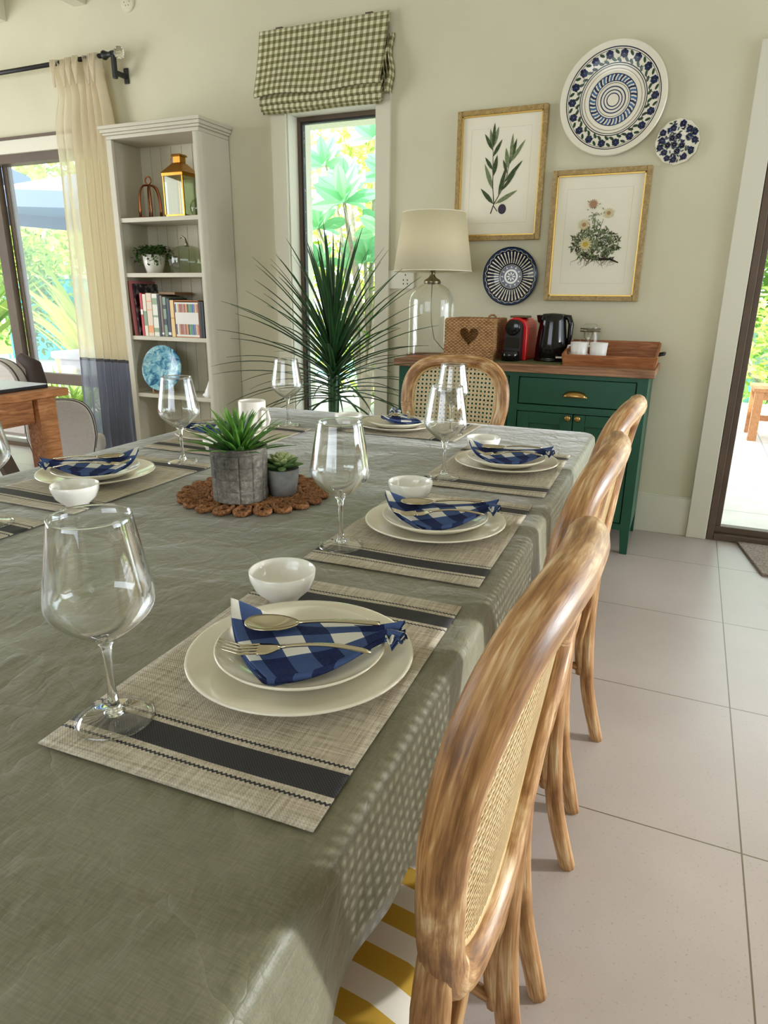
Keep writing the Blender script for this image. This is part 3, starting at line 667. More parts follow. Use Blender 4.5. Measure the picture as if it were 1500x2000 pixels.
for lx in (x0, x1-.045):
    for ly, sy in ((y0, 1), (y1-.045, -1)):
        k = .012; lxx = lx if lx == x0 else lx+k
        MB().hexa([(lxx, ly+(k if sy < 0 else 0), 0), (lxx+.033, ly+(k if sy < 0 else 0), 0), (lxx+.033, ly+.033+(k if sy < 0 else 0), 0), (lxx, ly+.033+(k if sy < 0 else 0), 0)],
                  [(lx, ly, .1195), (lx+.045, ly, .1195), (lx+.045, ly+.045, .1195), (lx, ly+.045, .1195)]).build('leg', M['green'], cab, bevel=.002)
MB().box((x0-.025, y0-.02, .845), (x1+.025, y1+.015, .882)).build('worktop', M['top'], cab, bevel=.005)
ZT = .882
# lamp
lp = thing('table_lamp', (-1.262, 3.45, ZT), 'table lamp with cream shade and clear glass dome base beside the basket', 'lamp')
MB().lathe([(.0001, 0), (.126, 0), (.126, .012), (.0001, .012)], 48).build('base', M['tray'], lp, smooth=False)
g = [(.119, .012)]+[(.119, .03+.02*k) for k in range(12)]+[(.119*math.cos(a), .27+.105*math.sin(a)) for a in [R(8*k) for k in range(1, 10)]]+[(.03, .372)]
MB().lathe(g, 64).build('glass_dome', M['glass'], lp, smooth=True)
MB().lathe([(.04, .366), (.046, .372), (.04, .385), (.022, .395), (.014, .405), (.014, .43), (.018, .432), (.018, .44), (.0001, .44)], 32).build('cap', M['pewter'], lp, smooth=True)
MB().tube([(0, 0, .38), (-.004, 0, .26), (.002, 0, .17), (.02, 0, .09), (.06, 0, .05), (.085, .03, .02)], .0022, 6).build('cord', M['pewter'], lp, smooth=True)
sh_ = MB().lathe([(.200, .425), (.157, .705)], 72).build('lamp_shade', M['shade'], lp, smooth=True, solid=.002)
MB().tube([(.2005*math.cos(2*PI*k/72), .2005*math.sin(2*PI*k/72), .427) for k in range(72)], .0025, 6, closed=True).tube([(.1575*math.cos(2*PI*k/72), .1575*math.sin(2*PI*k/72), .703) for k in range(72)], .0025, 6, closed=True).build('hem', M['paper'], sh_, smooth=True)
# basket with a heart cut-out in its front
bk = thing('seagrass_basket', (-1.018, 3.46, ZT), 'woven seagrass basket with a heart shaped handle hole beside the lamp', 'basket')
bw, bh = .118, .195
def heart(n=40, s=.0031):
    return [(s*16*math.sin(t_)**3, s*(13*math.cos(t_)-5*math.cos(2*t_)-2*math.cos(3*t_)-math.cos(4*t_))) for t_ in [2*PI*k/n for k in range(n)]]
hp = heart(); hz = .120; b = MB()
n = len(hp); outer = []
for (hx, hy) in hp:       # project each heart point outward to the rectangular panel border
    a = math.atan2(hy, hx); c, s = math.cos(a), math.sin(a)
    tt = min((bw/abs(c)) if abs(c) > 1e-6 else 9, ((bh-hz)/s if s > 1e-6 else (hz/-s if s < -1e-6 else 9))); outer.append((c*tt, s*tt))
for (xx, zz) in ((bw, bh-hz), (-bw, bh-hz), (-bw, -hz), (bw, -hz)):
    j = min(range(n), key=lambda k: math.hypot(outer[k][0]-xx, outer[k][1]-zz)); outer[j] = (xx, zz)
for (yy) in (-.125, -.113):
    b.add([(p[0], yy, p[1]+hz) for p in hp]+[(p[0], yy, p[1]+hz) for p in outer], [(k, (k+1) % n, n+(k+1) % n, n+k) for k in range(n)])
b.add([(p[0], -.125, p[1]+hz) for p in hp]+[(p[0], -.113, p[1]+hz) for p in hp], [(k, (k+1) % n, n+(k+1) % n, n+k) for k in range(n)])
b.box((-bw-.01, -.125, 0), (-bw, .125, bh)).box((bw, -.125, 0), (bw+.01, .125, bh)).box((-bw, .113, 0), (bw, .125, bh)).box((-bw, -.125, 0), (bw, .125, .008))
b.build('body', M['wicker'], bk)
b = MB(); b.tube([(-bw, -.12, bh), (bw, -.12, bh), (bw+.004, .12, bh), (-bw-.004, .12, bh)], .008, 8, closed=True); b.build('rim', M['wicker'], bk, smooth=True)
MB().tube([(.05+.022*math.cos(a), .12, bh+.02*math.sin(a)) for a in [PI*k/10 for k in range(11)]], .005, 6).build('handle', M['wicker'], bk, smooth=True)
# coffee machine
cm = thing('coffee_machine', (-.80, 3.47, ZT+.004), 'red and black capsule coffee machine standing on the olive mat', 'coffee machine', R(-6))
def arch(w, h, n=10): return [(-w, 0), (w, 0), (w*.98, h-w*.8)]+[(w*math.cos(a)*.95, h-w*.8+w*.8*math.sin(a)) for a in [PI*k/n for k in range(1, n)]]+[(-w*.98, h-w*.8)]
def prism(b, pr, ya, yb, sx=1, mi=0, dz=0):
    m = len(pr); b.add([(x_, ya, z_+dz) for x_, z_ in pr]+[(x_*sx, yb, z_+dz) for x_, z_ in pr], [(k, (k+1) % m, m+(k+1) % m, m+k) for k in range(m)]+[tuple(range(m-1, -1, -1)), tuple(range(m, 2*m))], mi)
b = MB(); prism(b, arch(.060, .205), -.045, .13, .92); b.build('housing', M['red'], cm, bevel=.004, seg=3)
b = MB(); prism(b, arch(.043, .195), -.085, -.044); b.build('front', M['black_matte'], cm, bevel=.003)
MB().lathe([(.0001, .0), (.036, .0), (.038, .008), (.03, .012), (.0001, .012)], 28, c=(0, -.084, .158), axis='y').build('capsule_head', M['black'], cm, smooth=True)
MB().box((-.036, -.087, .06), (.036, -.083, .11)).build('recess', M['black'], cm)
MB().lathe([(.0001, 0), (.044, 0), (.044, .045), (.038, .048), (.0001, .048)], 28, c=(0, -.095, 0)).build('drip_tray', M['black'], cm, smooth=True)
MB().box((-.04, -.03, .203), (.04, .07, .213)).build('lever', M['pewter'], cm, bevel=.004)
MB().box((-.03, .13, .02), (.05, .17, .19)).build('water_tank', M['glass_green'], cm, bevel=.005)
# kettle
kt = thing('electric_kettle', (-.635, 3.49, ZT), 'tall gloss black electric kettle between coffee machine and glass jar', 'kettle')
MB().lathe([(.0001, 0), (.082, 0), (.083, .012), (.077, .018), (.079, .022), (.074, .10), (.064, .19), (.060, .215), (.052, .228), (.0001, .232)], 40).build('body', M['black'], kt, smooth=True)
MB().tube([(.045, 0, .216), (.076, 0, .212), (.088, 0, .18), (.086, 0, .12), (.076, 0, .06)], [.012, .015, .014, .012, .01], 10, flat=1.4).build('handle', M['black'], kt, smooth=True)
MB().hexa([(-.075, -.012, .19), (-.05, -.02, .17), (-.05, .02, .17), (-.075, .012, .19)], [(-.082, -.01, .222), (-.05, -.026, .222), (-.05, .026, .222), (-.082, .01, .222)]).build('spout', M['black'], kt, bevel=.003)
MB().box((.04, -.079, .022), (.068, -.068, .03)).build('badge', M['wallplate'], kt)
# jar behind cups
jr = thing('clip_top_jar', (-.468, 3.60, ZT), 'clear clip top glass jar behind the white cups', 'jar')
MB().lathe([(.0001, 0), (.048, 0), (.05, .01), (.05, .12), (.044, .14), (.044, .148)], 32).build('body', M['glass'], jr, smooth=True)
MB().lathe([(.0001, .185), (.03, .184), (.044, .172), (.046, .152), (.044, .150)], 32).build('lid', M['glass'], jr, smooth=True)
b = MB()
for z in (.146, .158): b.tube([(.048*math.cos(2*PI*k/28), .048*math.sin(2*PI*k/28), z) for k in range(28)], .0028, 6, closed=True)
b.tube([(-.02, -.05, .15), (-.018, -.06, .12), (0, -.062, .10), (.018, -.06, .12), (.02, -.05, .15)], .002, 6); b.tube([(-.01, -.05, .16), (0, -.066, .13), (.01, -.05, .16)], .002, 6)
b.build('clip', M['pewter'], jr, smooth=True)
# tray
tr = thing('wooden_tray', (-.34, 3.46, ZT), 'reddish wooden serving tray at the right end of the sideboard', 'tray')
MB().box((-.2, -.135, 0), (.2, .135, .012)).build('base', M['tray'], tr)
b = MB().hexa([(-.2, -.135, 0), (.2, -.135, 0), (.2, -.123, 0), (-.2, -.123, 0)], [(-.205, -.145, .05), (.205, -.145, .05), (.205, -.133, .05), (-.205, -.133, .05)])
b.hexa([(-.2, .123, 0), (.2, .123, 0), (.2, .135, 0), (-.2, .135, 0)], [(-.205, .133, .105), (.205, .133, .105), (.205, .145, .105), (-.205, .145, .105)])
for sx in (-1, 1): b.hexa([(sx*.2-.006, -.13, 0), (sx*.2+.006, -.13, 0), (sx*.2+.006, .13, 0), (sx*.2-.006, .13, 0)], [(sx*.207-.006, -.14, .05), (sx*.207+.006, -.14, .05), (sx*.207+.006, .14, .10), (sx*.207-.006, .14, .10)])
b.build('side', M['tray'], tr, bevel=.002)
MB().tube([(.21, -.05, .055), (.235, -.05, .06), (.235, .05, .06), (.21, .05, .055)], .006, 8).build('handle', M['black_matte'], tr, smooth=True)
# cups in the tray
c0 = None
for k, (cx_, cy_, rz) in enumerate(((-.487, 3.42, R(160)), (-.40, 3.43, R(200)))):
    cp = thing('white_cup', (cx_, cy_, ZT+.012), ['white ribbed cup at the left end of the wooden tray', 'white cup right of the ribbed one in the wooden tray'][k], 'cup', rz, 'cups in the wooden tray')
    MB().lathe([(.0001, .0), (.03, .0), (.038, .03), (.042, .09), (.039, .09), (.034, .03), (.0001, .006)], 32, mod=lambda a, h: 1+.02*math.sin(a*14)*(1-k)).build('body', M['white_cloth'], cp, smooth=True)
    MB().tube([(.038, 0, .075), (.06, 0, .07), (.064, 0, .045), (.036, 0, .025)], .005, 8).build('handle', M['white_cloth'], cp, smooth=True)
rn = MB().box((-.92, 3.29, ZT), (-.555, 3.60, ZT+.003)).build('counter_mat', M['runner'], bevel=.001)
tag(rn, 'flat olive green mat under the coffee machine', 'mat')

# ------------------------------------------------------------------ pictures
def picture(x0, x1, z0, z1, label):
    cx_, cz = (x0+x1)/2, (z0+z1)/2; hw_, hh = (x1-x0)/2, (z1-z0)/2
    p = thing('framed_print', (cx_, YB, cz), label, 'picture'); t_ = .024
    fr = MB().box((-hw_, -.028, -hh), (-hw_+t_, -.001, hh)).box((hw_-t_, -.028, -hh), (hw_, -.001, hh)).box((-hw_+t_, -.028, hh-t_), (hw_-t_, -.001, hh)).box((-hw_+t_, -.028, -hh), (hw_-t_, -.001, -hh+t_)).build('frame', M['frame_gold'], p, bevel=.003)
    a, c_ = hw_-t_, hh-t_
    MB().box((-a, -.022, -c_), (-a+.006, -.012, c_)).box((a-.006, -.022, -c_), (a, -.012, c_)).box((-a, -.022, c_-.006), (a, -.012, c_)).box((-a, -.022, -c_), (a, -.012, -c_+.006)).build('lip', M['gold_lip'], fr)
    return p, hw_, hh
YC = [0]
def pleaf(b, x, z, ang, L, W, mi, y=-.0132):
    YC[0] += 1; y = y-.0002-3e-6*(YC[0] % 700)
    d = (math.cos(ang), math.sin(ang)); n = (-d[1], d[0]); pts = []
    for (t_, s_) in ((0, 0), (.25, .42), (.5, .5), (.78, .3), (1, 0), (.78, -.3), (.5, -.5), (.25, -.42)):
        pts.append((x+d[0]*L*t_+n[0]*W*s_, y, z+d[1]*L*t_+n[1]*W*s_))
    b.poly(pts, mi)
def pstroke(b, pts, w0, w1, mi, y=-.0130):
    for k in range(len(pts)-1):
        (x0, z0), (x1, z1) = pts[k], pts[k+1]; L = math.hypot(x1-x0, z1-z0) or 1e-6; nx, nz = -(z1-z0)/L, (x1-x0)/L
        a = w0+(w1-w0)*k/(len(pts)-1); c = w0+(w1-w0)*(k+1)/(len(pts)-1)
        b.poly([(x0+nx*a, y, z0+nz*a), (x1+nx*c, y, z1+nz*c), (x1-nx*c, y, z1-nz*c), (x0-nx*a, y, z0-nz*a)], mi)
prm = [M['paper'], M['paper_line'], M['pr_green'], M['pr_green2'], M['pr_dark'], M['pr_plum'], M['pr_yellow'], M['pr_white'], M['pr_pink']]
def sheetb(hw_, hh):
    b = MB(); b.box((-hw_+.02, -.012, -hh+.02), (hw_-.02, -.006, hh-.02))
    i, k = hw_-.075, hh-.085
    for (p, q, r_, s_) in ((-i, -k, i, -k), (-i, k, i, k), (-i, -k, -i, k), (i, -k, i, k)): pstroke(b, [(p, q), (r_, s_)], .0008, .0008, 1, -.0125)
    return b
p1, hw1, hh1 = picture(-1.233, -.776, 1.468, 2.078, 'gold framed botanical print of an olive branch, left of the large plate')
b = sheetb(hw1, hh1)
# olive branch (coordinates in metres from the print centre)
pstroke(b, [(-.035, -.175), (-.02, -.13), (-.03, -.05), (-.035, .05), (-.04, .14)], .0028, .001, 4); pstroke(b, [(-.02, -.13), (.015, -.07), (.04, .0), (.055, .09)], .0022, .001, 4)
pstroke(b, [(.0, -.165), (-.02, -.14)], .002, .002, 4)
rnd = random.Random(5)
for (x_, z_, a_, L_, W_, mi) in [(-.022, -.13, R(133), .105, .022, 2), (-.015, -.13, R(28), .13, .022, 3), (-.03, -.06, R(112), .13, .022, 3), (-.032, .0, R(80), .10, .024, 2), (-.035, .03, R(125), .075, .018, 2),
        (-.038, .09, R(60), .09, .018, 2), (-.04, .12, R(100), .10, .02, 3), (-.04, .13, R(75), .10, .02, 3), (-.04, .12, R(120), .09, .018, 2), (-.04, .13, R(88), .115, .018, 2),
        (.0, -.09, R(75), .15, .02, 2), (.03, -.03, R(30), .0, .02, 2), (.03, -.03, R(48), .13, .02, 2), (.045, .03, R(100), .10, .022, 3), (.05, .05, R(75), .12, .022, 2), (.055, .06, R(55), .12, .018, 3), (.055, .06, R(88), .13, .018, 3), (.04, .01, R(110), .07, .015, 2), (.015, -.07, R(50), .11, .016, 2)]:
    if L_: pleaf(b, x_, z_, a_, L_, W_, mi)
b.poly([(.025+.021*math.cos(a), -.0134, -.155+.024*math.sin(a)) for a in [2*PI*k/24 for k in range(24)]], 5)
b.build('print', prm, p1)
p2, hw2, hh2 = picture(-.729, -.27, 1.172, 1.779, 'gold framed botanical print of chamomile with roots, below the large plate')
b = sheetb(hw2, hh2); rnd = random.Random(9)
pstroke(b, [(-.06, -.075), (-.02, -.095), (.03, -.105), (.08, -.105), (.12, -.122)], .011, .003, 4)
for k in range(26):
    x_ = rnd.uniform(-.07, .1); z_ = -.095; pts = [(x_, z_)]
    for j in range(3): x_ += rnd.uniform(-.022, .02); z_ -= rnd.uniform(.006, .02); pts.append((x_, z_))
    pstroke(b, pts, .0012, .0004, 4)
for (x_, z_) in ((-.01, .10), (.03, .08), (-.05, .04), (.07, .02), (.09, .0), (-.09, .0)): pstroke(b, [(-.01, -.08), ((x_-.01)/2, (z_-.06)/2), (x_, z_)], .0016, .0008, 4)
for k in range(520):
    a_ = rnd.uniform(0, 2*PI); q = math.sqrt(rnd.random()); x_ = q*.115*math.cos(a_); z_ = -.03+q*.075*math.sin(a_)
    pleaf(b, x_, z_, rnd.uniform(0, 2*PI), rnd.uniform(.012, .026), .0055, rnd.choice([2, 3, 3, 4]), -.0131)
for k in range(70):
    a_ = rnd.uniform(0, 2*PI); x_ = -.01+.03*rnd.gauss(0, 1)*.6; z_ = .07+.035*rnd.gauss(0, 1); pleaf(b, x_, z_, a_, .012, .004, 3, -.0131)
for (fx, fz, fr, c_) in ((-.045, -.035, .036, 1), (-.06, .055, .028, 0), (-.025, .148, .024, 2), (.052, .105, .026, 0)):
    for k in range(14): pleaf(b, fx, fz, 2*PI*k/14+.1, fr, fr*.28, 7 if c_ != 2 else 8, -.0144)
    b.poly([(fx+fr*.38*math.cos(a), -.0168, fz+fr*.34*math.sin(a)) for a in [2*PI*k/16 for k in range(16)]], 6 if c_ == 1 else 8)
b.build('print', prm, p2)

# ------------------------------------------------------------------ wall plates
pm = [M['porcelain'], M['ink_blue'], M['ink_mid'], M['ink_green'], M['ink_brown'], M['ink_navy']]
def disc_ring(b, r0, r1, y, mi, n=96):
    b.add([(r0*math.cos(2*PI*k/n), y(r0), r0*math.sin(2*PI*k/n)) for k in range(n)]+[(r1*math.cos(2*PI*k/n), y(r1), r1*math.sin(2*PI*k/n)) for k in range(n)], [(k, n+k, n+(k+1) % n, (k+1) % n) for k in range(n)], mi)
def flatpoly(b, pts, y, mi): b.poly([(x_, y(math.hypot(x_, z_)), z_) for x_, z_ in pts], mi)
def pol(r, a): return (r*math.cos(a), r*math.sin(a))
# large
g1 = thing('wall_plate', (-.481, YB-.004, 2.066), 'large blue and white wall plate, top of the wall display', 'plate')
Rr = .238; yb = lambda r: -(.012+.022*max(0, (r-.12)/.12)**1.5)-.0008
b = MB().lathe([(.0001, .002), (.10, .002), (.19, .012), (Rr-.004, .032), (Rr, .036), (Rr-.004, .040), (.19, .0235), (.16, .0163), (.12, .012), (.0001, .012)], 96, axis='y')
def rf(r):   # height of the front face
    pr = [(0, .012), (.12, .012), (.16, .0163), (.19, .0235), (Rr-.004, .040)]
    for (a, ha), (c, hc) in zip(pr, pr[1:]):
        if r <= c: return -(ha+(hc-ha)*(r-a)/(c-a))-.0006
    return -.0406
for r0, r1, mi in ((.2065, .2105, 5), (.2000, .2020, 5), (.147, .151, 5), (.139, .142, 5), (.126, .128, 4), (.104, .108, 1), (.0755, .0795, 1), (.068, .070, 5), (.052, .0570, 1), (.038, .0425, 1), (.025, .0295, 1)): disc_ring(b, r0, r1, rf, mi)
N = 36
for k in range(N):
    a = 2*PI*k/N; pts = [pol(.078, a), pol(.09, a-.03), pol(.104, a-.10), pol(.104, a+.0), pol(.09, a+.075), pol(.078, a+.10)]; flatpoly(b, pts, lambda r: rf(r)-.0001, 1 if k % 2 else 2)
N = 18
for k in range(N):
    a = 2*PI*k/N
    for j in range(6):   # three-lobed flower
        c = pol(.184, a); aj = a+R(60*j); q = .014
        flatpoly(b, [(c[0]+q*.7*math.cos(aj)+.0082*math.cos(t_), c[1]+q*.7*math.sin(aj)+.0082*math.sin(t_)) for t_ in [2*PI*i/8 for i in range(8)]], lambda r: rf(r)-.0002, 1 if j % 2 else 5)
    for da, rr in ((.10, .160), (-.10, .163), (.17, .19)):
        c = pol(rr, a+da); an = a+da+R(50)
        flatpoly(b, [(c[0]+.0125*math.cos(t_)*math.cos(an)-.006*math.sin(t_)*math.sin(an), c[1]+.0125*math.cos(t_)*math.sin(an)+.006*math.sin(t_)*math.cos(an)) for t_ in [2*PI*i/10 for i in range(10)]], lambda r: rf(r)-.0002, 3)
    prev = None
    for i in range(11):
        aa = a+2*PI/N*i/10; r_ = .172+.014*math.cos(2*PI*i/10); p_, q_ = pol(r_-.0018, aa), pol(r_+.0018, aa)
        if prev: flatpoly(b, [prev[0], p_, q_, prev[1]], lambda r: rf(r)-.0002, 5)
        prev = (p_, q_)
b.build('dish', pm, g1, smooth=False)
# small floral
g2 = thing('wall_plate', (-.178, YB-.004, 1.869), 'small scalloped floral navy plate right of the large plate', 'plate')
Rr2 = .093; b = MB(); sc2 = lambda a, h: 1+.02*math.cos(a*12)
b.lathe([(.0001, .002), (.05, .002), (Rr2-.002, .016), (Rr2, .019), (Rr2-.003, .020), (.06, .008), (.0001, .006)], 96, axis='y', mod=sc2)
rf2 = lambda r: -(.0085+max(0, (r-.055)/.035)*.0125)-.0005; rnd = random.Random(4)
pts_ = []
for _try in range(6000):
    a = rnd.uniform(0, 2*PI); r_ = math.sqrt(rnd.random())*.079; c = pol(r_, a)
    if all(math.hypot(c[0]-q[0], c[1]-q[1]) > .0275 for q in pts_): pts_.append(c)
for c in pts_:
    for j in range(5):
        aj = 2*PI*j/5+c[0]*90; flatpoly(b, [(c[0]+.0075*math.cos(aj)+.0072*math.cos(t_), c[1]+.0075*math.sin(aj)+.0072*math.sin(t_)) for t_ in [2*PI*i/8 for i in range(8)]], lambda r: rf2(r)-.0003, 5 if j % 2 else 1)
    flatpoly(b, [(c[0]+.0028*math.cos(t_), c[1]+.0028*math.sin(t_)) for t_ in [2*PI*i/8 for i in range(8)]], lambda r: rf2(r)-.0008, 4)
for k in range(120):
    a = rnd.uniform(0, 2*PI); c = pol(math.sqrt(rnd.random())*.085, a); an = rnd.uniform(0, PI)
    flatpoly(b, [(c[0]+.008*math.cos(t_)*math.cos(an)-.003*math.sin(t_)*math.sin(an), c[1]+.008*math.cos(t_)*math.sin(an)+.003*math.sin(t_)*math.cos(an)) for t_ in [2*PI*i/8 for i in range(8)]], rf2, rnd.choice([3, 5, 3, 1]))
b.build('dish', pm, g2)
# black radial plate
g3 = thing('wall_plate', (-.91, YB-.004, 1.29), 'navy plate with white radiating stripes below the olive print', 'plate')
Rr3 = .145; b = MB().lathe([(.0001, .002), (.06, .002), (Rr3-.002, .030), (Rr3, .034), (Rr3-.003, .036), (.09, .016), (.055, .008), (.0001, .008)], 96, axis='y', mi=5)
def rf3(r):
    pr = [(0, .008), (.055, .008), (.09, .016), (Rr3-.003, .036)]
    for (a, ha), (c, hc) in zip(pr, pr[1:]):
        if r <= c: return -(ha+(hc-ha)*(r-a)/(c-a))-.0008
    return -.0368
N = 40
for k in range(N):
    a = 2*PI*k/N; w_ = .062
    for r0, r1 in ((.066, .09), (.09, .122)): flatpoly(b, [pol(r0, a-w_*.45*.066/r0*1.1), pol(r1, a-w_*.5*.122/.122), pol(r1, a+w_*.5), pol(r0, a+w_*.45*.066/r0*1.1)], rf3, 0)
disc_ring(b, .135, .137, rf3, 2); disc_ring(b, .057, .059, rf3, 0); disc_ring(b, .027, .036, rf3, 0)
for k in range(24):
    a = 2*PI*k/24; a2 = a+2*PI/48; flatpoly(b, [pol(.126, a), pol(.128, a), pol(.134, a2), pol(.132, a2)], lambda r: rf3(r)-.0002, 0); a3 = a+2*PI/24
    flatpoly(b, [pol(.132, a2), pol(.134, a2), pol(.128, a3), pol(.126, a3)], lambda r: rf3(r)-.0002, 0)
for k in range(12):
    a = 2*PI*k/12; flatpoly(b, [pol(.04, a-.12), pol(.055, a), pol(.04, a+.12), pol(.045, a)], lambda r: rf3(r)-.0002, 0)
for k in range(8):
    a = 2*PI*k/8; flatpoly(b, [pol(.004, a), pol(.016, a-.25), pol(.025, a), pol(.016, a+.25)], lambda r: rf3(r)-.0002, 0)
b.build('dish', pm, g3)

# ------------------------------------------------------------------ dining table with cloth
TX0, TX1, TY0, TY1, TZ = -1.50, -.205, -.20, 2.29, .76
ROTZ = R(1.6)
tb = thing('dining_table', (-.853, 1.05, 0), 'long dining table under the olive grey cloth', 'table', R(1.3))
MB().box((-.598, -1.18, .715), (.598, 1.18, .752)).build('tabletop', M['desk'], tb, bevel=.006)
for sx in (-1, 1):
    for sy in (-1, 1): MB().box((sx*.5-.04, sy*1.05-.04, 0), (sx*.5+.04, sy*1.05+.04, .715)).build('leg', M['desk'], tb, bevel=.004)
MB().box((-.52, -1.08, .62), (.52, -1.05, .715)).box((-.52, 1.05, .62), (.52, 1.08, .715)).box((-.52, -1.05, .62), (-.49, 1.05, .715)).box((.49, -1.05, .62), (.52, 1.05, .715)).build('apron', M['desk'], tb)
HX, HY, RC = .637, 1.235, .028   # half sizes of the cloth top
def rrect(s, hx, hy, rc):
    # s in 0..1 round the rounded rectangle, returns point + outward normal
    Lx, Ly, La = 2*(hx-rc), 2*(hy-rc), PI*rc/2; T = 2*Lx+2*Ly+4*La; d = (s % 1)*T
    segs = [('l', (hx, -(hy-rc)), (0, 1), Ly, (1, 0)), ('a', (hx-rc, hy-rc), 0, La, None), ('l', (hx-rc, hy), (-1, 0), Lx, (0, 1)), ('a', (-(hx-rc), hy-rc), 90, La, None),
            ('l', (-hx, hy-rc), (0, -1), Ly, (-1, 0)), ('a', (-(hx-rc), -(hy-rc)), 180, La, None), ('l', (-(hx-rc), -hy), (1, 0), Lx, (0, -1)), ('a', (hx-rc, -(hy-rc)), 270, La, None)]
    for k, p, q, L, n_ in segs:
        if d <= L+1e-9:
            if k == 'l': return (p[0]+q[0]*d, p[1]+q[1]*d), n_
            a = R(q)+d/rc; return (p[0]+rc*math.cos(a), p[1]+rc*math.sin(a)), (math.cos(a), math.sin(a))
        d -= L
    return (hx, -(hy-rc)), (1, 0)
NS = 420; rb = .018; rings = []; rnd = random.Random(2)
ringdef = [(0.02, 0, 0), (.3, 0, 0), (.6, 0, 0), (.8, 0, 0), (.93, 0, 0)]
vs = []; fs = []
def wob(s, p): return .006*math.sin(p[1]*19+p[0]*7)+.004*math.sin(p[1]*41+1)+.003*math.sin(p[0]*33)
levels = []
for f_ in (0.03, .25, .5, .7, .85, .94): levels.append(('t', f_))
for a_ in (0, 15, 30, 45, 60, 75, 90): levels.append(('b', R(a_)))
for d_ in (.01, .03, .05, .075, .1, .125): levels.append(('h', d_))
for lv, v_ in levels:
    for i in range(NS):
        p, n_ = rrect(i/NS, HX, HY, .05); bx_, by_ = p[0]-n_[0]*rb, p[1]-n_[1]*rb
        if lv == 't': x_, y_, z_ = bx_*v_, by_*v_, 0
        elif lv == 'b': x_, y_, z_ = bx_+n_[0]*rb*math.sin(v_), by_+n_[1]*rb*math.sin(v_), -rb*(1-math.cos(v_))
        else:
            k = v_/.125; o_ = rb+(.004+wob(0, p)*1.1)*k; x_, y_, z_ = bx_+n_[0]*o_, by_+n_[1]*o_, -rb-v_*(1+.05*math.sin(p[1]*5+p[0]*6))
        vs.append((x_, y_, z_))
m = len(levels)
for r_ in range(m-1):
    for i in range(NS): fs.append((r_*NS+i, r_*NS+(i+1) % NS, (r_+1)*NS+(i+1) % NS, (r_+1)*NS+i)[::-1])
fs.append(tuple(range(NS)))
cloth = MB().add(vs, fs).build('tablecloth', M['cloth'], smooth=True, loc=(-.853, 1.05, .76)); cloth.rotation_euler = (0, 0, R(1.3))
sm = cloth.modifiers.new('s', 'SOLIDIFY'); sm.thickness = .0015; sm.offset = -1
tag(cloth, 'olive grey linen tablecloth covering the long dining table', 'tablecloth')
CZ = .7605
# ------------------------------------------------------------------ place mats
mats = [(-.388, .604, 2.3, 'woven grey placemat nearest the camera on the right, two dark stripes'), (-.402, 1.135, 2.0, 'woven grey placemat in the middle of the right side'), (-.408, 1.662, 2.0, 'woven grey placemat at the far end of the right side'),
        (-1.228, .622, 0.5, 'woven grey placemat at the left edge of the photo'), (-1.228, 1.137, .5, 'woven grey placemat under the bowl on the left side'), (-1.255, 1.68, .5, 'woven grey placemat at the far end of the left side'), (-.845, 2.075, 90, 'woven grey placemat at the head of the table, near the cane chair')]
pm0 = None
for k, (x_, y_, a_, lab) in enumerate(mats):
    if pm0 is None:
        b = MB(); b.grid(lambda u, v: (-.15+.3*u, -.2275+.455*v, .0012+.0010*math.sin(u*7+v*3)*math.sin(v*9)+.001), 30, 40); o = b.build('placemat', M['placemat'], smooth=True, solid=.0016); pm0 = o
    else: o = pm0.copy(); col.objects.link(o)
    o.location = (x_, y_, CZ+.0005); o.rotation_euler = (0, 0, R(a_)); tag(o, lab, 'placemat', 'woven placemats on the table')
MZ = CZ+.0035
# ------------------------------------------------------------------ plates
def mk_plate(R_, h, z):
    return [(.0001, z), (R_*.55, z), (R_*.6, z+.002), (R_*.72, z+.004), (R_-.002, z+h-.001), (R_, z+h), (R_-.001, z+h+.002), (R_-.004, z+h+.0015), (R_*.74, z+.0075), (R_*.62, z+.005), (.0001, z+.005)]
def deep(R_, h, z): return [(.0001, z), (R_*.55, z), (R_*.75, z+.006), (R_*.95, z+h*.8), (R_-.001, z+h), (R_-.003, z+h+.001), (R_-.007, z+h*.85), (R_*.75, z+.010), (R_*.6, z+.005), (.0001, z+.005)]
spots = [(-.373, .607, 0, 'nearest the camera'), (-.398, 1.143, 0, 'in the middle of the right side'), (-.398, 1.685, 0, 'at the far right place'), (-1.248, 1.138, 180, 'at the left side behind the white bowl'), (-1.29, 1.665, 180, 'at the far left place'), (-.861, 2.05, 90, 'at the head of the table')]
dp0 = MB().lathe(mk_plate(.133, .018, 0), 96).build('dinner_plate', M['porcelain'], smooth=True)
sp0 = MB().lathe(deep(.101, .021, 0), 96).build('salad_plate', M['porcelain'], smooth=True)
nk0 = thing('napkin', (0, 0, 0), 'x', 'napkin'); 
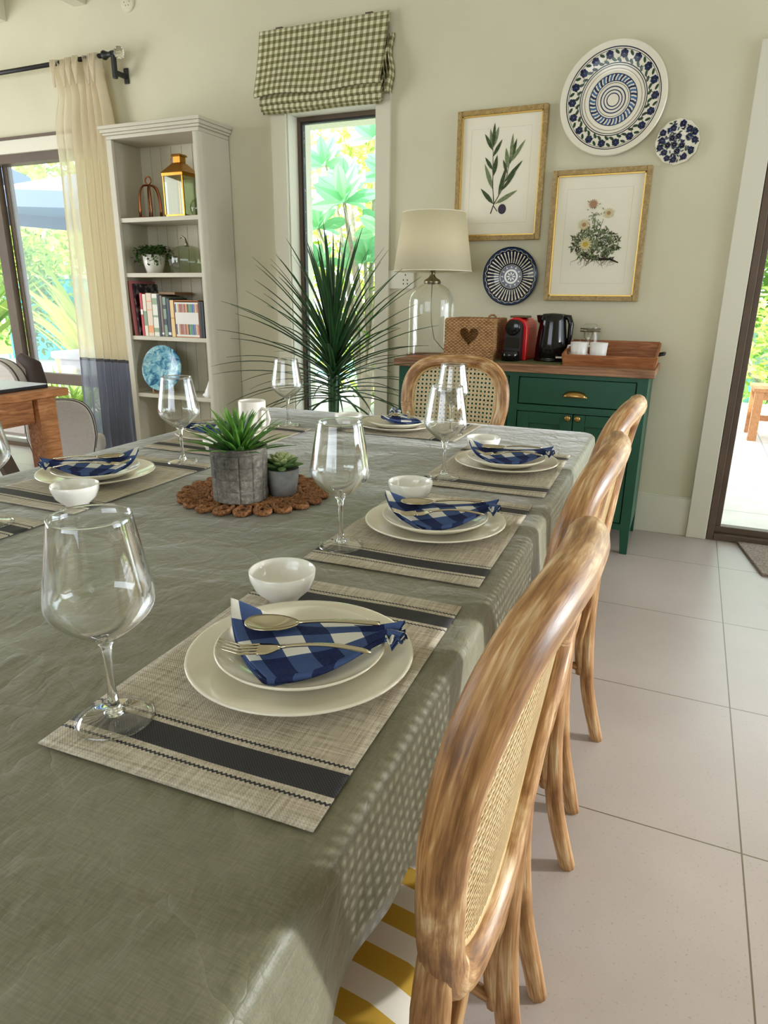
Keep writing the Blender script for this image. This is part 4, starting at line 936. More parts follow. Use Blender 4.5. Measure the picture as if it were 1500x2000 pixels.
# napkin: fan folded cloth, gathered and flared at one end (+x), wide at the other
CP = [  # control grid rows along the length, columns across (x, y, z) relative to plate centre
    [(-.105, .010, .060), (-.088, -.012, .044), (-.060, -.040, .034), (-.030, -.062, .030), (.006, -.080, .026)],
    [(-.086, .017, .052), (-.062, -.006, .040), (-.035, -.028, .034), (-.006, -.050, .031), (.022, -.069, .027)],
    [(-.045, .022, .040), (-.026, .006, .038), (-.004, -.013, .035), (.018, -.031, .032), (.046, -.048, .028)],
    [(-.004, .030, .038), (.010, .017, .038), (.026, .003, .036), (.042, -.010, .033), (.062, -.022, .030)],
    [(.040, .044, .038), (.050, .036, .041), (.060, .027, .038), (.068, .019, .039), (.077, .011, .033)],
    [(.078, .058, .039), (.082, .053, .044), (.086, .048, .038), (.090, .043, .044), (.094, .038, .036)],
    [(.098, .068, .041), (.108, .060, .050), (.102, .051, .036), (.114, .044, .044), (.104, .030, .030)]]
def cat(P, t_):
    n = len(P)-1; s = min(max(t_*n, 0), n-1e-6); k = int(s); f_ = s-k
    p0, p1_, p2_, p3 = P[max(k-1, 0)], P[k], P[k+1], P[min(k+2, n)]
    return tuple(.5*((2*b_)+(-a_+c_)*f_+(2*a_-5*b_+4*c_-d_)*f_*f_+(-a_+3*b_-3*c_+d_)*f_**3) for a_, b_, c_, d_ in zip(p0, p1_, p2_, p3))
def nfn(dz, grow, rip):
    def f_(u, v):
        p = cat([cat(r_, v) for r_ in CP], u); cx_, cy_ = .0, -.0
        pp = list(p); pp[1] -= grow*(1-u)*(v)*.6; pp[0] += grow*.25*v*(1-u)
        pp[2] += dz*(1-.5*u)+rip*math.sin(v*12+u*4)*(.4+u*u)+.006*math.sin(PI*min(1, v*1.1))*math.sin(PI*min(1, u*1.3))
        return tuple(pp)
    return f_
for j, (dz, gr, rp) in enumerate(((0, 0, .0016), (-.0035, .004, .0012), (-.0075, .0075, .001))):
    uvgrid('fold', nfn(dz, gr, rp), (lambda u, v, j=j: (u*.93+.05+j*.1, v*.62+.02+j*.3)), 44, 26, M['napkin'], nk0, .0016)
# rolled edge along the front joining the layers
b = MB(); pts = [Vector(nfn(-.003, .003, 0)(u/20, 1.0)) for u in range(19)]; b.tube(pts, [.0042]*12+[.004, .0036, .003, .0028, .0024, .002, .002], 8)
hemo = b.build('hem', M['napkin'], nk0, smooth=True)
me = hemo.data; ul = me.uv_layers.new(name='UVMap')
for p in me.polygons:
    for li in p.loop_indices: ul.data[li].uv = (me.vertices[me.loops[li].vertex_index].co.x*9, .3)
# ruffled tail
b = MB()
for k, (a_, L_) in enumerate(((20, .020), (-15, .022), (-50, .020), (55, .016))):
    d = Vector((math.cos(R(a_)), math.sin(R(a_)), .1)); s_ = Vector((-d.y, d.x, 0)); p0 = Vector((.092, .047, .036))
    b.grid(lambda u, v: tuple(p0+d*L_*u+s_*(.012*(v-.5)*(.5+u))+Vector((0, 0, .004*math.sin(v*9+k)*(u+.3)+(.002*k-.003)))), 6, 8)
rf_ = b.build('ruffle', M['napkin'], nk0, smooth=True, solid=.0012)
me = rf_.data; ul = me.uv_layers.new(name='UVMap')
for p in me.polygons:
    for li in p.loop_indices: co_ = me.vertices[me.loops[li].vertex_index].co; ul.data[li].uv = (co_.x*10+.2, co_.y*10+.4)
# spoon and fork
def cutlery_handle(b, pts, w0, w1, th):
    P_ = [Vector(p) for p in pts]; n = len(P_); vs = []; 
    for k, p in enumerate(P_):
        t_ = (P_[min(k+1, n-1)]-P_[max(k-1, 0)]).normalized(); s_ = t_.cross(Vector((0, 0, 1))).normalized(); up = s_.cross(t_); w_ = w0[k]/2
        vs += [p+s_*w_+up*th/2*.3, p+s_*w_*.6+up*th/2, p-s_*w_*.6+up*th/2, p-s_*w_+up*th/2*.3, p-s_*w_*.8-up*th/2, p+s_*w_*.8-up*th/2]
    fs = [(k*6+i, k*6+(i+1) % 6, (k+1)*6+(i+1) % 6, (k+1)*6+i) for k in range(n-1) for i in range(6)]+[(5, 4, 3, 2, 1, 0), tuple((n-1)*6+i for i in range(6))]
    b.add(vs, fs)
so = thing('spoon', (0, 0, 0), 'x', 'spoon')
ax = Vector((.084, .063, -.010)); A = Vector((-.007, .004, .0505)); E_ = Vector((.080, .049, .047)); dd_ = (E_-A).normalized(); sd_ = dd_.cross(Vector((0, 0, 1))).normalized()
b = MB(); cutlery_handle(b, [A+(E_-A)*t_+Vector((0, 0, .003*math.sin(t_*PI))) for t_ in [k/12 for k in range(13)]], [.005, .0045, .0045, .005, .0055, .006, .007, .0075, .008, .0085, .009, .009, .0085], 0, .0028); b.build('handle', M['steel'], so, smooth=True)
b = MB(); Lb, Wb_ = .064, .020
def bowl(u, v):
    a = v*2*PI; r_ = u; q = .5*Lb*math.cos(a)*r_; w_ = Wb_*math.sin(a)*r_*(1-.18*math.cos(a)); z_ = -.008*(1-r_*r_)
    p = A-dd_*(Lb*.5-.003)+dd_*q+sd_*w_+Vector((0, 0, z_)); return tuple(p)
b.grid(bowl, 8, 32); b.build('bowl', M['steel'], so, smooth=True, solid=.0015)
fo = thing('fork', (0, 0, 0), 'x', 'fork')
A = Vector((.0, -.047, .0455)); E_ = Vector((.092, -.002, .0385)); dd_ = (E_-A).normalized(); sd_ = dd_.cross(Vector((0, 0, 1))).normalized()
b = MB(); cutlery_handle(b, [A+(E_-A)*t_+Vector((0, 0, .006*math.sin(t_*PI))) for t_ in [k/12 for k in range(13)]], [.006, .0045, .0045, .005, .0055, .006, .007, .0075, .008, .0085, .009, .009, .0085], 0, .0028); b.build('handle', M['steel'], fo, smooth=True)
b = MB(); b.grid(lambda u, v: tuple(A+dd_*(-.026*u+.002)+sd_*((v-.5)*(.006+.017*math.sin(min(1, u*1.4)*PI/2)))+Vector((0, 0, -.004*math.sin(u*PI*.6)))), 8, 6); b.build('head', M['steel'], fo, smooth=True, solid=.002)
for k in range(4):
    o_ = (k-1.5)*.0062; p = A-dd_*.022+sd_*o_; MB().tube([p+Vector((0, 0, -.0035)), p-dd_*.02+Vector((0, 0, -.006)), p-dd_*.045+sd_*o_*.05+Vector((0, 0, .0015))], [.0018, .0015, .0008], 6).build('tine', M['steel'], fo, smooth=True)
first = True
for k, (x_, y_, a_, lab) in enumerate(spots):
    def get(src): 
        if first: return src
        return copy_tree(src)
    rot = R(a_)
    for src, dz, nm_, cat_, grp in ((dp0, 0, 'large cream dinner plate', 'plate', 'dinner plates on the table'), (sp0, .0065, 'smaller cream plate on the dinner plate', 'plate', 'smaller plates on the dinner plates'), (nk0, 0, 'folded blue gingham napkin', 'napkin', 'gingham napkins on the plates'), (so, .0, 'steel spoon lying on the gingham napkin', 'spoon', 'spoons on the napkins'), (fo, 0, 'steel fork lying on the gingham napkin', 'fork', 'forks on the napkins')):
        o = get(src); o.location = (x_, y_, MZ+dz); o.rotation_euler = (0, 0, rot+(R(4) if k == 1 else 0)); tag(o, nm_+' '+lab, cat_, grp)
        if a_ == 180 and cat_ in ('napkin', 'spoon', 'fork'): o.rotation_euler = (0, 0, R(60)); o.scale = (-1, 1, 1)
    first = False
# ------------------------------------------------------------------ small bowls
bo = MB().lathe([(.0001, .001), (.02, .001), (.021, .0), (.023, .0), (.026, .005), (.040, .018), (.0465, .034), (.0475, .0445), (.0465, .0455), (.0452, .0445), (.044, .034), (.037, .019), (.022, .0075), (.0001, .0065)], 64).build('small_bowl', M['porcelain_white'], smooth=True)
for k, (x_, y_, lab) in enumerate(((-.489, .752, 'nearest the camera beyond the plate'), (-.505, 1.283, 'at the middle right place'), (-.497, 1.815, 'at the far right place'), (-1.116, .957, 'in front of the left plate'), (-1.135, 1.465, 'behind the tall grey pot'), (-1.007, 1.985, 'at the head of the table'))):
    o = bo if k == 0 else bo.copy()
    if k: col.objects.link(o)
    o.location = (x_, y_, MZ); tag(o, 'small white bowl '+lab, 'bowl', 'small white bowls')
# ------------------------------------------------------------------ wine glasses
wg = thing('wine_glass', (0, 0, 0), 'x', 'wine glass')
outp = [(.0048, .088), (.010, .091), (.020, .097), (.034, .108), (.046, .120), (.0505, .129), (.0515, .137), (.0495, .152), (.0455, .175), (.0405, .202), (.0375, .219)]
inp = [(r_-.0011, z_+.0004) for r_, z_ in outp[::-1][:-2]]+[(.006, .0955), (.0001, .094)]
def smooth_prof(P_, n=5):
    return [cat([(a_, b_, 0) for a_, b_ in P_], k/(n*(len(P_)-1)))[:2] for k in range(n*(len(P_)-1)+1)]
wb_ = MB().lathe(smooth_prof(outp, 3)+[(.037, .2196)]+inp, 64).build('bowl', M['glass_wine'], wg, smooth=True)
MB().tube([(.0370*math.cos(2*PI*k/64), .0370*math.sin(2*PI*k/64), .2194) for k in range(64)], .0011, 8, closed=True).build('rim', M['glass_solid'], wb_, smooth=True)
MB().lathe([(.0001, .007), (.010, .0075), (.0105, .009), (.0065, .013), (.0056, .02), (.0042, .035), (.0038, .055), (.0042, .072), (.0055, .084), (.010, .0905), (.006, .0925), (.0001, .0925)], 32).build('stem', M['glass_solid'], wg, smooth=True)
wf_ = MB().lathe([(.0001, .0005), (.036, .0), (.0385, .0008), (.0385, .0018), (.030, .0035), (.018, .006), (.010, .0085), (.0001, .0090)], 64).build('foot', M['glass_wine'], wg, smooth=True)
MB().tube([(.0383*math.cos(2*PI*k/64), .0383*math.sin(2*PI*k/64), .0016) for k in range(64)], .0011, 8, closed=True).build('foot_edge', M['glass_solid'], wf_, smooth=True)
for k, (x_, y_, lab) in enumerate(((-.490, .432, 'nearest the camera at the left of the near placemat'), (-.514, .98, 'on the dark stripe of the middle right placemat'), (-.507, 1.507, 'at the far right place'), (-.668, 2.04, 'at the head of the table, seen behind another glass'), (-1.165, .80, 'cut off by the left edge of the photo'), (-1.173, 1.354, 'left of the potted grass, before the bookshelf'), (-1.207, 1.928, 'in front of the spiky palm'))):
    o = wg if k == 0 else copy_tree(wg)
    o.location = (x_, y_, MZ); tag(o, 'clear stemmed wine glass '+lab, 'wine glass', 'wine glasses on the table')
# ------------------------------------------------------------------ centrepiece
tv = thing('jute_trivet', (-.838, 1.19, CZ), 'round brown jute trivet of looped petals under the two pots', 'trivet')
def rope(b, pts, r_, tw=26, n=8, closed=False): b.tube(pts, [r_*(1+.16*math.sin(k*1.9)) for k in range(len(pts))], n, closed=closed)
b = MB(); NP = 22
for k in range(NP):
    a = 2*PI*k/NP; c = Vector((math.cos(a), math.sin(a), 0)); s_ = Vector((-c.y, c.x, 0)); pts = []
    for j in range(22):
        th = 2*PI*j/22; rr = .133+.029*math.cos(th); ww = .0185*math.sin(th)*(1 if th < PI else 1)
        pts.append(c*rr+s_*ww*(.75+.25*math.cos(th))+Vector((0, 0, .006)))
    rope(b, pts, .0055, closed=True)
    pts = [c*(.136+.014*math.cos(t_))+s_*.009*math.sin(t_)+Vector((0, 0, .0055)) for t_ in [2*PI*j/14 for j in range(14)]]; rope(b, pts, .0045, closed=True)
b.build('petal_loops', M['jute'], tv, smooth=True)
b = MB()
for r_ in (.010, .020, .030, .040, .050, .060, .070, .080, .090, .100): rope(b, [(r_*math.cos(2*PI*k/60), r_*math.sin(2*PI*k/60), .006) for k in range(60)], .0056, closed=True)
b.build('coil', M['jute'], tv, smooth=True)
pt = thing('grass_pot', (-.829, 1.128, CZ+.0115), 'artificial green grass plant in a square patterned concrete pot', 'potted plant')
def pmod(a, h):
    return 1
prof = []; H_ = .112
R0 = .0565
vs = []; nA, nH = 96, 60
def relief(a, z):
    ga = abs(math.sin(a*13/2)); gz = abs(math.sin(PI*min(1, z/.098)*4)) if z < .098 else 0
    g_ = min(1, ga/.18)*min(1, gz/.22) if z < .1 else 1
    return .0028*g_
b = MB(); b.grid(lambda u, v: ((R0-.003+relief(2*PI*u, v*H_)+.003*v)*math.cos(2*PI*u), (R0-.003+relief(2*PI*u, v*H_)+.003*v)*math.sin(2*PI*u), v*H_), 208, 72)
b.lathe([(R0+.0028, H_), (R0-.004, H_+.001), (R0-.006, H_-.018), (.0001, H_-.018)], 64).lathe([(.0001, 0), (R0-.003, 0)], 64); b.build('pot', M['concrete'], pt, smooth=True)
b = MB(); rnd = random.Random(11)
def blade(b, base, ang, lean, L, W, droop, mi=0, n=6):
    d = Vector((math.cos(ang), math.sin(ang), 0)); s_ = Vector((-d.y, d.x, 0)); P_ = []
    for k in range(n+1):
        t_ = k/n; out = math.sin(lean)*L*t_+droop*L*t_*t_; up = math.cos(lean)*L*t_-droop*.6*L*t_**3; P_.append(Vector(base)+d*out+Vector((0, 0, up)))
    vs = []
    for k, p in enumerate(P_):
        t_ = k/n; w_ = W*(.55+1.6*t_-2.15*t_*t_)*.5+.0002; vs += [p+s_*w_+Vector((0, 0, w_*.35)), p-Vector((0, 0, w_*.0)), p-s_*w_+Vector((0, 0, w_*.35))]
    b.add(vs, [(k*3+j, k*3+j+1, (k+1)*3+j+1, (k+1)*3+j) for k in range(n) for j in range(2)], mi)
for k in range(64):
    q = k/64; ang = k*2.39996; lean = .12+1.15*q; L_ = .105-.02*q+rnd.uniform(-.012, .012)
    blade(b, (.02*q*math.cos(ang), .02*q*math.sin(ang), H_-.018), ang, lean, L_, .0145, .16)
b.build('grass_blade', M['leaf'], pt, smooth=True, solid=.0006)
ps = thing('succulent_pot', (-.768, 1.195, CZ+.0115), 'pale green succulent in a small round grey pot', 'potted plant')
MB().lathe([(.0001, 0), (.029, 0), (.034, .03), (.0375, .056), (.0355, .057), (.033, .048), (.0001, .048)], 48).build('pot', M['grey_pot'], ps, smooth=True)
b = MB(); bl2 = MB()
def petal(b, ang, lean, L, W, z0):
    d = Vector((math.cos(ang)*math.sin(lean), math.sin(ang)*math.sin(lean), math.cos(lean))); s_ = Vector((-math.sin(ang), math.cos(ang), 0)); up = s_.cross(d)
    pts = [Vector((0, 0, z0))+d*L*t_+up*(-.004*math.sin(t_*PI)) for t_ in (0, .2, .45, .7, .88, .97, 1)]
    b.tube(pts, [W*q for q in (.45, .75, 1, .95, .65, .3, .03)], 8, up=s_, flat=.5)
for k in range(34):
    q = k/34; petal(b if k < 20 else bl2, k*2.39996, .12+1.35*q, .034+.018*q, .0068+.0030*q, .056-.006*q)
b.build('inner_leaf', M['succulent'], ps, smooth=True); bl2.build('outer_leaf', M['succulent_dark'], ps, smooth=True)
mg = thing('white_mug', (-1.222, 1.745, MZ), 'white cylindrical mug behind the grass plant', 'mug', R(-10))
MB().lathe([(.0001, 0), (.040, 0), (.042, .004), (.042, .105), (.0405, .107), (.039, .105), (.039, .006), (.0001, .006)], 48).build('body', M['mug'], mg, smooth=True)
MB().tube([(.041, 0, .085), (.062, 0, .082), (.070, 0, .055), (.060, 0, .03), (.041, 0, .024)], .0055, 10).build('handle', M['mug'], mg, smooth=True)

# ------------------------------------------------------------------ cane back chairs
ch = thing('dining_chair', (0, 0, 0), 'x', 'chair')
CW, CT, CB_, CWb, REC, BAR = .19, .955, .515, .135, .137, .64
ZCn = (CT+CB_)/2+.06
def bx_at(y, z): return REC*(z-.5)-BAR*y*y
def cloop(t_, e=3.0, dy=0, dz=0):
    c, s = math.cos(t_), math.sin(t_); ht = (CT-ZCn) if s > 0 else (ZCn-CB_)
    z = ZCn+ht*math.copysign(abs(s)**(2/e), s); k = min(1, max(0, (z-CB_)/(ZCn-CB_))); w_ = CWb+(CW-CWb)*k
    y = w_*math.copysign(abs(c)**(2/e), c); return y, z
NLP = 96; lp_ = []
tt = []
# even arc length sampling
raw = [cloop(2*PI*k/2000) for k in range(2000)]; acc = [0]
for k in range(1, 2001): acc.append(acc[-1]+math.dist(raw[k % 2000], raw[k-1]))
k = 0
for j in range(NLP):
    d = acc[-1]*j/NLP
    while acc[k+1] < d: k += 1
    lp_.append(raw[k % 2000])
pts = [(bx_at(y, z), y, z) for y, z in lp_]
rads = [.0205+.0015*max(0, (z-.80)/.15) for y, z in lp_]
MB().tube(pts, rads, 14, closed=True, up=(1, 0, 0), flat=1.12).build('back_frame', M['chair'], ch, smooth=True)
# inner bead that holds the cane
pin = [(bx_at(y*.87, ZCn+(z-ZCn)*.9)-.006, y*.87, ZCn+(z-ZCn)*.9) for y, z in lp_]
MB().tube(pin, .0065, 8, closed=True, up=(1, 0, 0)).build('cane_bead', M['cane_bead'], ch, smooth=True)
# cane weave, real strands
poly_ = [(y*.88, ZCn+(z-ZCn)*.91) for y, z in lp_]
def inside(y, z):
    r_ = False; n = len(poly_); j = n-1
    for i in range(n):
        yi, zi = poly_[i]; yj, zj = poly_[j]
        if (zi > z) != (zj > z) and y < (yj-yi)*(z-zi)/(zj-zi)+yi: r_ = not r_
        j = i
    return r_
b = MB(); PT = .0155
def strand(p0, d, w_, off):
    L_ = .8; n = 160; run = []
    nx_ = (-d[1], d[0])
    for k in range(n+1):
        y, z = p0[0]+d[0]*(k/n-.5)*L_, p0[1]+d[1]*(k/n-.5)*L_
        if inside(y, z): run.append((y, z))
        elif run: emit(run, nx_, w_, off); run = []
    if run: emit(run, nx_, w_, off)
def emit(run, nx_, w_, off):
    if len(run) < 2: return
    keep = run[::6]+([run[-1]] if (len(run)-1) % 6 else [])
    vs = []
    for (y, z) in keep:
        for s_ in (-.5, .5):
            yy, zz = y+nx_[0]*w_*s_, z+nx_[1]*w_*s_
            for t_ in (0, .0008): vs.append((bx_at(yy, zz)-.004+off+t_, yy, zz))
    fs = []
    for k in range(len(keep)-1):
        o_ = k*4; fs += [(o_, o_+4, o_+6, o_+2), (o_+1, o_+3, o_+7, o_+5), (o_, o_+1, o_+5, o_+4), (o_+2, o_+6, o_+7, o_+3)]
    b.add(vs, fs)
for k in range(-16, 17):
    for s_ in (-.0022, .0022):
        strand((k*PT+s_, ZCn), (0, 1), .0022, 0); strand((0, ZCn+k*PT+s_), (1, 0), .0022, .0008)
q = math.sqrt(.5)
for k in range(-32, 33):
    strand((k*PT+PT/2, ZCn), (q, q), .0022, .0016); strand((k*PT+PT/2, ZCn), (-q, q), .0022, -.0008)
b.build('cane_panel', M['cane'], ch)
# seat: apron frame and striped cushion
def seat_ring(k, n, rx, ry, cx_): a = 2*PI*k/n; return (cx_+rx*math.copysign(abs(math.cos(a))**.75, math.cos(a)), ry*math.copysign(abs(math.sin(a))**.75, math.sin(a)))
n = 48; b = MB()
def disc(b, z0, z1, g, mi=0):
    lo = [(*seat_ring(k, n, .225*g, .225*g, -.245), z0) for k in range(n)]; hi = [(*seat_ring(k, n, .225*g, .225*g, -.245), z1) for k in range(n)]
    b.add(lo+hi, [(k, (k+1) % n, n+(k+1) % n, n+k) for k in range(n)]+[tuple(range(n-1, -1, -1)), tuple(range(n, 2*n))], mi)
disc(b, .385, .435, 1); b.build('seat_frame', M['chair'], ch, bevel=.006, smooth=True)
b = MB(); vs = []; 
for z_, g_ in ((.434, .95), (.45, .99), (.468, .96), (.482, .82), (.488, .5)): vs += [(*seat_ring(k, n, .225*g_, .225*g_, -.245), z_) for k in range(n)]
b.add(vs, [(r_*n+k, r_*n+(k+1) % n, (r_+1)*n+(k+1) % n, (r_+1)*n+k) for r_ in range(4) for k in range(n)]+[tuple(range(4*n, 5*n))]); b.build('seat_cushion', M['seat'], ch, smooth=True)
for sy in (-1, 1):
    # rear leg: rises into the lower corner of the back frame, kicks back at the foot
    P_ = [(.052, sy*.157, .0), (.036, sy*.152, .06), (.012, sy*.150, .16), (-.002, sy*.152, .28), (-.006, sy*.150, .40), (-.004, sy*.148, .50), (bx_at(.152, .60), sy*.152, .60), (bx_at(.168, .70), sy*.167, .70), (bx_at(.178, .78), sy*.177, .78)]
    pp = [cat(P_, k/24) for k in range(25)]
    MB().tube(pp, [.0165+.003*min(1, k/8)-.011*max(0, (k-17)/7) for k in range(25)], 12).build('leg', M['chair'], ch, smooth=True)
    P_ = [(-.435, sy*.185, .0), (-.425, sy*.18, .2), (-.415, sy*.17, .39)]
    MB().tube([cat(P_, k/12) for k in range(13)], [.016+.004*k/12 for k in range(13)], 12).build('leg', M['chair'], ch, smooth=True)
    # bentwood brace from the back frame bottom down to the rear leg
    P_ = [(bx_at(.06, .53), sy*.075, .528), (.0, sy*.105, .47), (-.012, sy*.13, .38), (-.02, sy*.138, .30), (-.012, sy*.146, .20)]
    MB().tube([cat(P_, k/16) for k in range(17)], .012, 10).build('brace', M['chair'], ch, smooth=True)
P_ = [(-.02, -.14, .22), (-.13, -.12, .25), (-.20, 0, .26), (-.13, .12, .25), (-.02, .14, .22)]
MB().tube([cat(P_, k/24) for k in range(25)], .010, 10).build('stretcher', M['chair'], ch, smooth=True)
for k, (x_, y_, a_, lab) in enumerate(((-.128, .575, -2, 'nearest the camera on the right of the table'), (-.147, 1.072, 0, 'in the middle of the three on the right'), (-.155, 1.562, -3, 'farthest of the three on the right side'), (-.791, 2.412, 90, 'at the head of the table before the green sideboard'))):
    o = ch if k == 0 else copy_tree(ch)
    o.location = (x_, y_, 0); o.rotation_euler = (0, 0, R(a_)); tag(o, 'limed wood cane back dining chair '+lab, 'chair', 'cane back chairs around the table')

# ------------------------------------------------------------------ spiky palm behind the table
dr = thing('dragon_palm', (-1.56, 2.92, 0), 'dark green spiky strap leaved plant before the narrow window', 'plant')
MB().lathe([(.0001, 0), (.12, 0), (.15, .15), (.165, .32), (.155, .32), (.14, .28), (.0001, .28)], 40).build('pot', M['planter'], dr, smooth=True)
MB().tube([(0, 0, .28), (.008, 0, .45), (-.004, 0, .62), (0, 0, .80), (0, 0, .95)], [.03, .026, .025, .03, .018], 12).build('trunk', M['leaf_dark'], dr, smooth=True)
b = MB(); rnd = random.Random(21)
for k in range(118):
    q = (k/118)**1.12; ang = k*2.39996+rnd.uniform(-.2, .2); lean = .06+1.5*q**.85; L_ = rnd.uniform(.50, .64)*(1-.18*abs(q-.4)); z0 = .95-.26*q
    n_ = 10; d = Vector((math.cos(ang), math.sin(ang), 0)); s_ = Vector((-d.y, d.x, 0)); P_ = []; p = Vector((0, 0, z0)); th = lean; 
    cv = (.10+.55*q+rnd.uniform(0, .25))
    for j in range(n_+1):
        P_.append(p.copy()); p = p+(d*math.sin(th)+Vector((0, 0, math.cos(th))))*(L_/n_); th += cv/n_*1.1
    vs = []
    for j, p in enumerate(P_):
        t_ = j/n_; w_ = (.0135 if q < .6 else .009)*(1-t_)**.7+.0004; vs += [p+s_*w_+Vector((0, 0, w_*.5)), p, p-s_*w_+Vector((0, 0, w_*.5))]
    b.add(vs, [(j*3+i, j*3+i+1, (j+1)*3+i+1, (j+1)*3+i) for j in range(n_) for i in range(2)])
b.build('strap_leaf', M['leaf_dark'], dr, smooth=True, solid=.001)

# ------------------------------------------------------------------ left lounge corner: desk, armchairs
dk = thing('wooden_desk', (-3.25, 1.80, 0), 'brown wooden trestle desk with V shaped legs at the left edge', 'desk')
MB().box((-.55, -.75, .715), (.545, .56, .752)).build('desktop', M['desk'], dk, bevel=.006)
for ax_ in (.46, -.49): MB().box((ax_, -.555, .60), (ax_+.03, .395, .7145)).build('apron', M['desk'], dk)
for sx in (-1, 1):
    MB().box((sx*.475-.045, .40, 0), (sx*.475+.045, .50, .715)).build('leg', M['desk'], dk, bevel=.004)
    MB().box((sx*.475-.045, -.66, 0), (sx*.475+.045, -.56, .715)).build('leg', M['desk'], dk, bevel=.004)
    x_ = sx*.475
    MB().hexa([(x_-.02, .335, .06), (x_+.02, .335, .06), (x_+.02, .398, .06), (x_-.02, .398, .06)], [(x_-.02, .13, .60), (x_+.02, .13, .60), (x_+.02, .20, .60), (x_-.02, .20, .60)]).build('brace', M['frame'], dk, bevel=.003)
    MB().hexa([(x_-.02, -.48, .04), (x_+.02, -.48, .04), (x_+.02, -.41, .04), (x_-.02, -.41, .04)], [(x_-.02, -.14, .60), (x_+.02, -.14, .60), (x_+.02, -.07, .60), (x_-.02, -.07, .60)]).build('brace', M['frame'], dk, bevel=.003)
gt = thing('glass_top_tray', (-2.98, 1.95, .7525), 'dark rimmed tray with glossy pale top lying on the desk', 'tray')
MB().box((-.24, -.42, 0), (.20, .36, .016)).build('rim', M['black_matte'], gt, bevel=.003)
MB().box((-.236, -.416, .016), (.196, .356, .019)).build('top', simple('glossy_pale_top', S(225,228,235), .35), gt)
kb = thing('woven_ball', (-2.775, 1.875, .7525+.0), 'small woven straw ball at the corner of the desk', 'ornament')
kb.location = (-2.735, 1.86, .7525); b = MB(); b.blob((0, 0, .028), .028, 8)
for k in range(5): b.tube([(.0285*math.cos(a)*math.cos(k*.63), .0285*math.cos(a)*math.sin(k*.63), .028+.0285*math.sin(a)) for a in [2*PI*i/20 for i in range(20)]], .0035, 5, closed=True)
b.build('body', M['cane'], kb, smooth=True)
def armchair(loc, rz, label, sc_=1.0, dark=False):
    a = thing('armchair', loc, label, 'armchair', rz, 'upholstered armchairs by the desk'); a.scale = (sc_, sc_, sc_)
    up = M['upholstery_dark'] if dark else M['upholstery']
    MB().box((-.26, -.26, .30), (.26, .24, .46)).build('seat_cushion', up, a, bevel=.05, seg=4)
    ol = []
    for k in range(25):
        t_ = PI*k/24; ol.append((.27*math.copysign(abs(math.cos(t_))**.6, math.cos(t_)), .52+.33*math.sin(t_)**.6))
    ol = [(.23, .34)]+ol+[(-.23, .34)]; m_ = len(ol)
    b = MB(); vs = []
    for yy, g_ in ((.22, .96), (.24, 1.0), (.30, 1.0), (.32, .96)): vs += [(x_*g_, yy+.08*(z_-.4)-.35*x_*x_, .58+(z_-.58)*g_) for x_, z_ in ol]
    b.add(vs, [(r_*m_+k, r_*m_+(k+1) % m_, (r_+1)*m_+(k+1) % m_, (r_+1)*m_+k) for r_ in range(3) for k in range(m_)]+[tuple(range(m_)), tuple(range(4*m_-1, 3*m_-1, -1))])
    bk_ = b.build('backrest', up, a, smooth=False)
    MB().tube([(x_*1.0, .238+.08*(z_-.4)-.35*x_*x_, z_) for x_, z_ in ol], .005, 6).tube([(x_*1.0, .302+.08*(z_-.4)-.35*x_*x_, z_) for x_, z_ in ol], .005, 6).build('piping', M['piping'], bk_, smooth=True)
    for sx in (-1, 1):
        for yy in (-.2, .22): MB().tube([(sx*.2, yy, .31), (sx*.215, yy*1.08, .0)], [.02, .012], 8).build('leg', M['frame'], a)
    return a
armchair((-3.46, 2.98, 0), R(217), 'pale grey upholstered armchair with dark piping standing behind the desk end', .70)
pa = armchair((-4.02, 3.22, 0), R(180), 'pale grey armchair with dark brown back rim by the sliding door', .93)
MB().tube([(-.285+.02*0, .17, .40), (-.30, .19, .55), (-.30, .20, .70), (-.27, .19, .80), (-.18, .21, .86)], [.05, .055, .06, .055, .03], 12).build('back_rim', M['upholstery_dark'], pa, smooth=True)

# door mat
dm = MB().box((.36, 2.86, 0), (1.1, 3.25+.0, .012)).build('door_mat', M['rug'], bevel=.003); dm.location = (0, 0, 0)
me = dm.data
for v_ in me.vertices:
    pass
me.vertices[0].co = (.43, 3.25, 0); me.vertices[1].co = (1.25, 3.22, 0); me.vertices[2].co = (1.2, 3.66, 0); me.vertices[3].co = (.35, 3.672, 0)
for k in range(4): me.vertices[4+k].co = (me.vertices[k].co.x, me.vertices[k].co.y, .014)
tag(dm, 'brown bristly door mat on the tiles before the right sliding door', 'door mat')

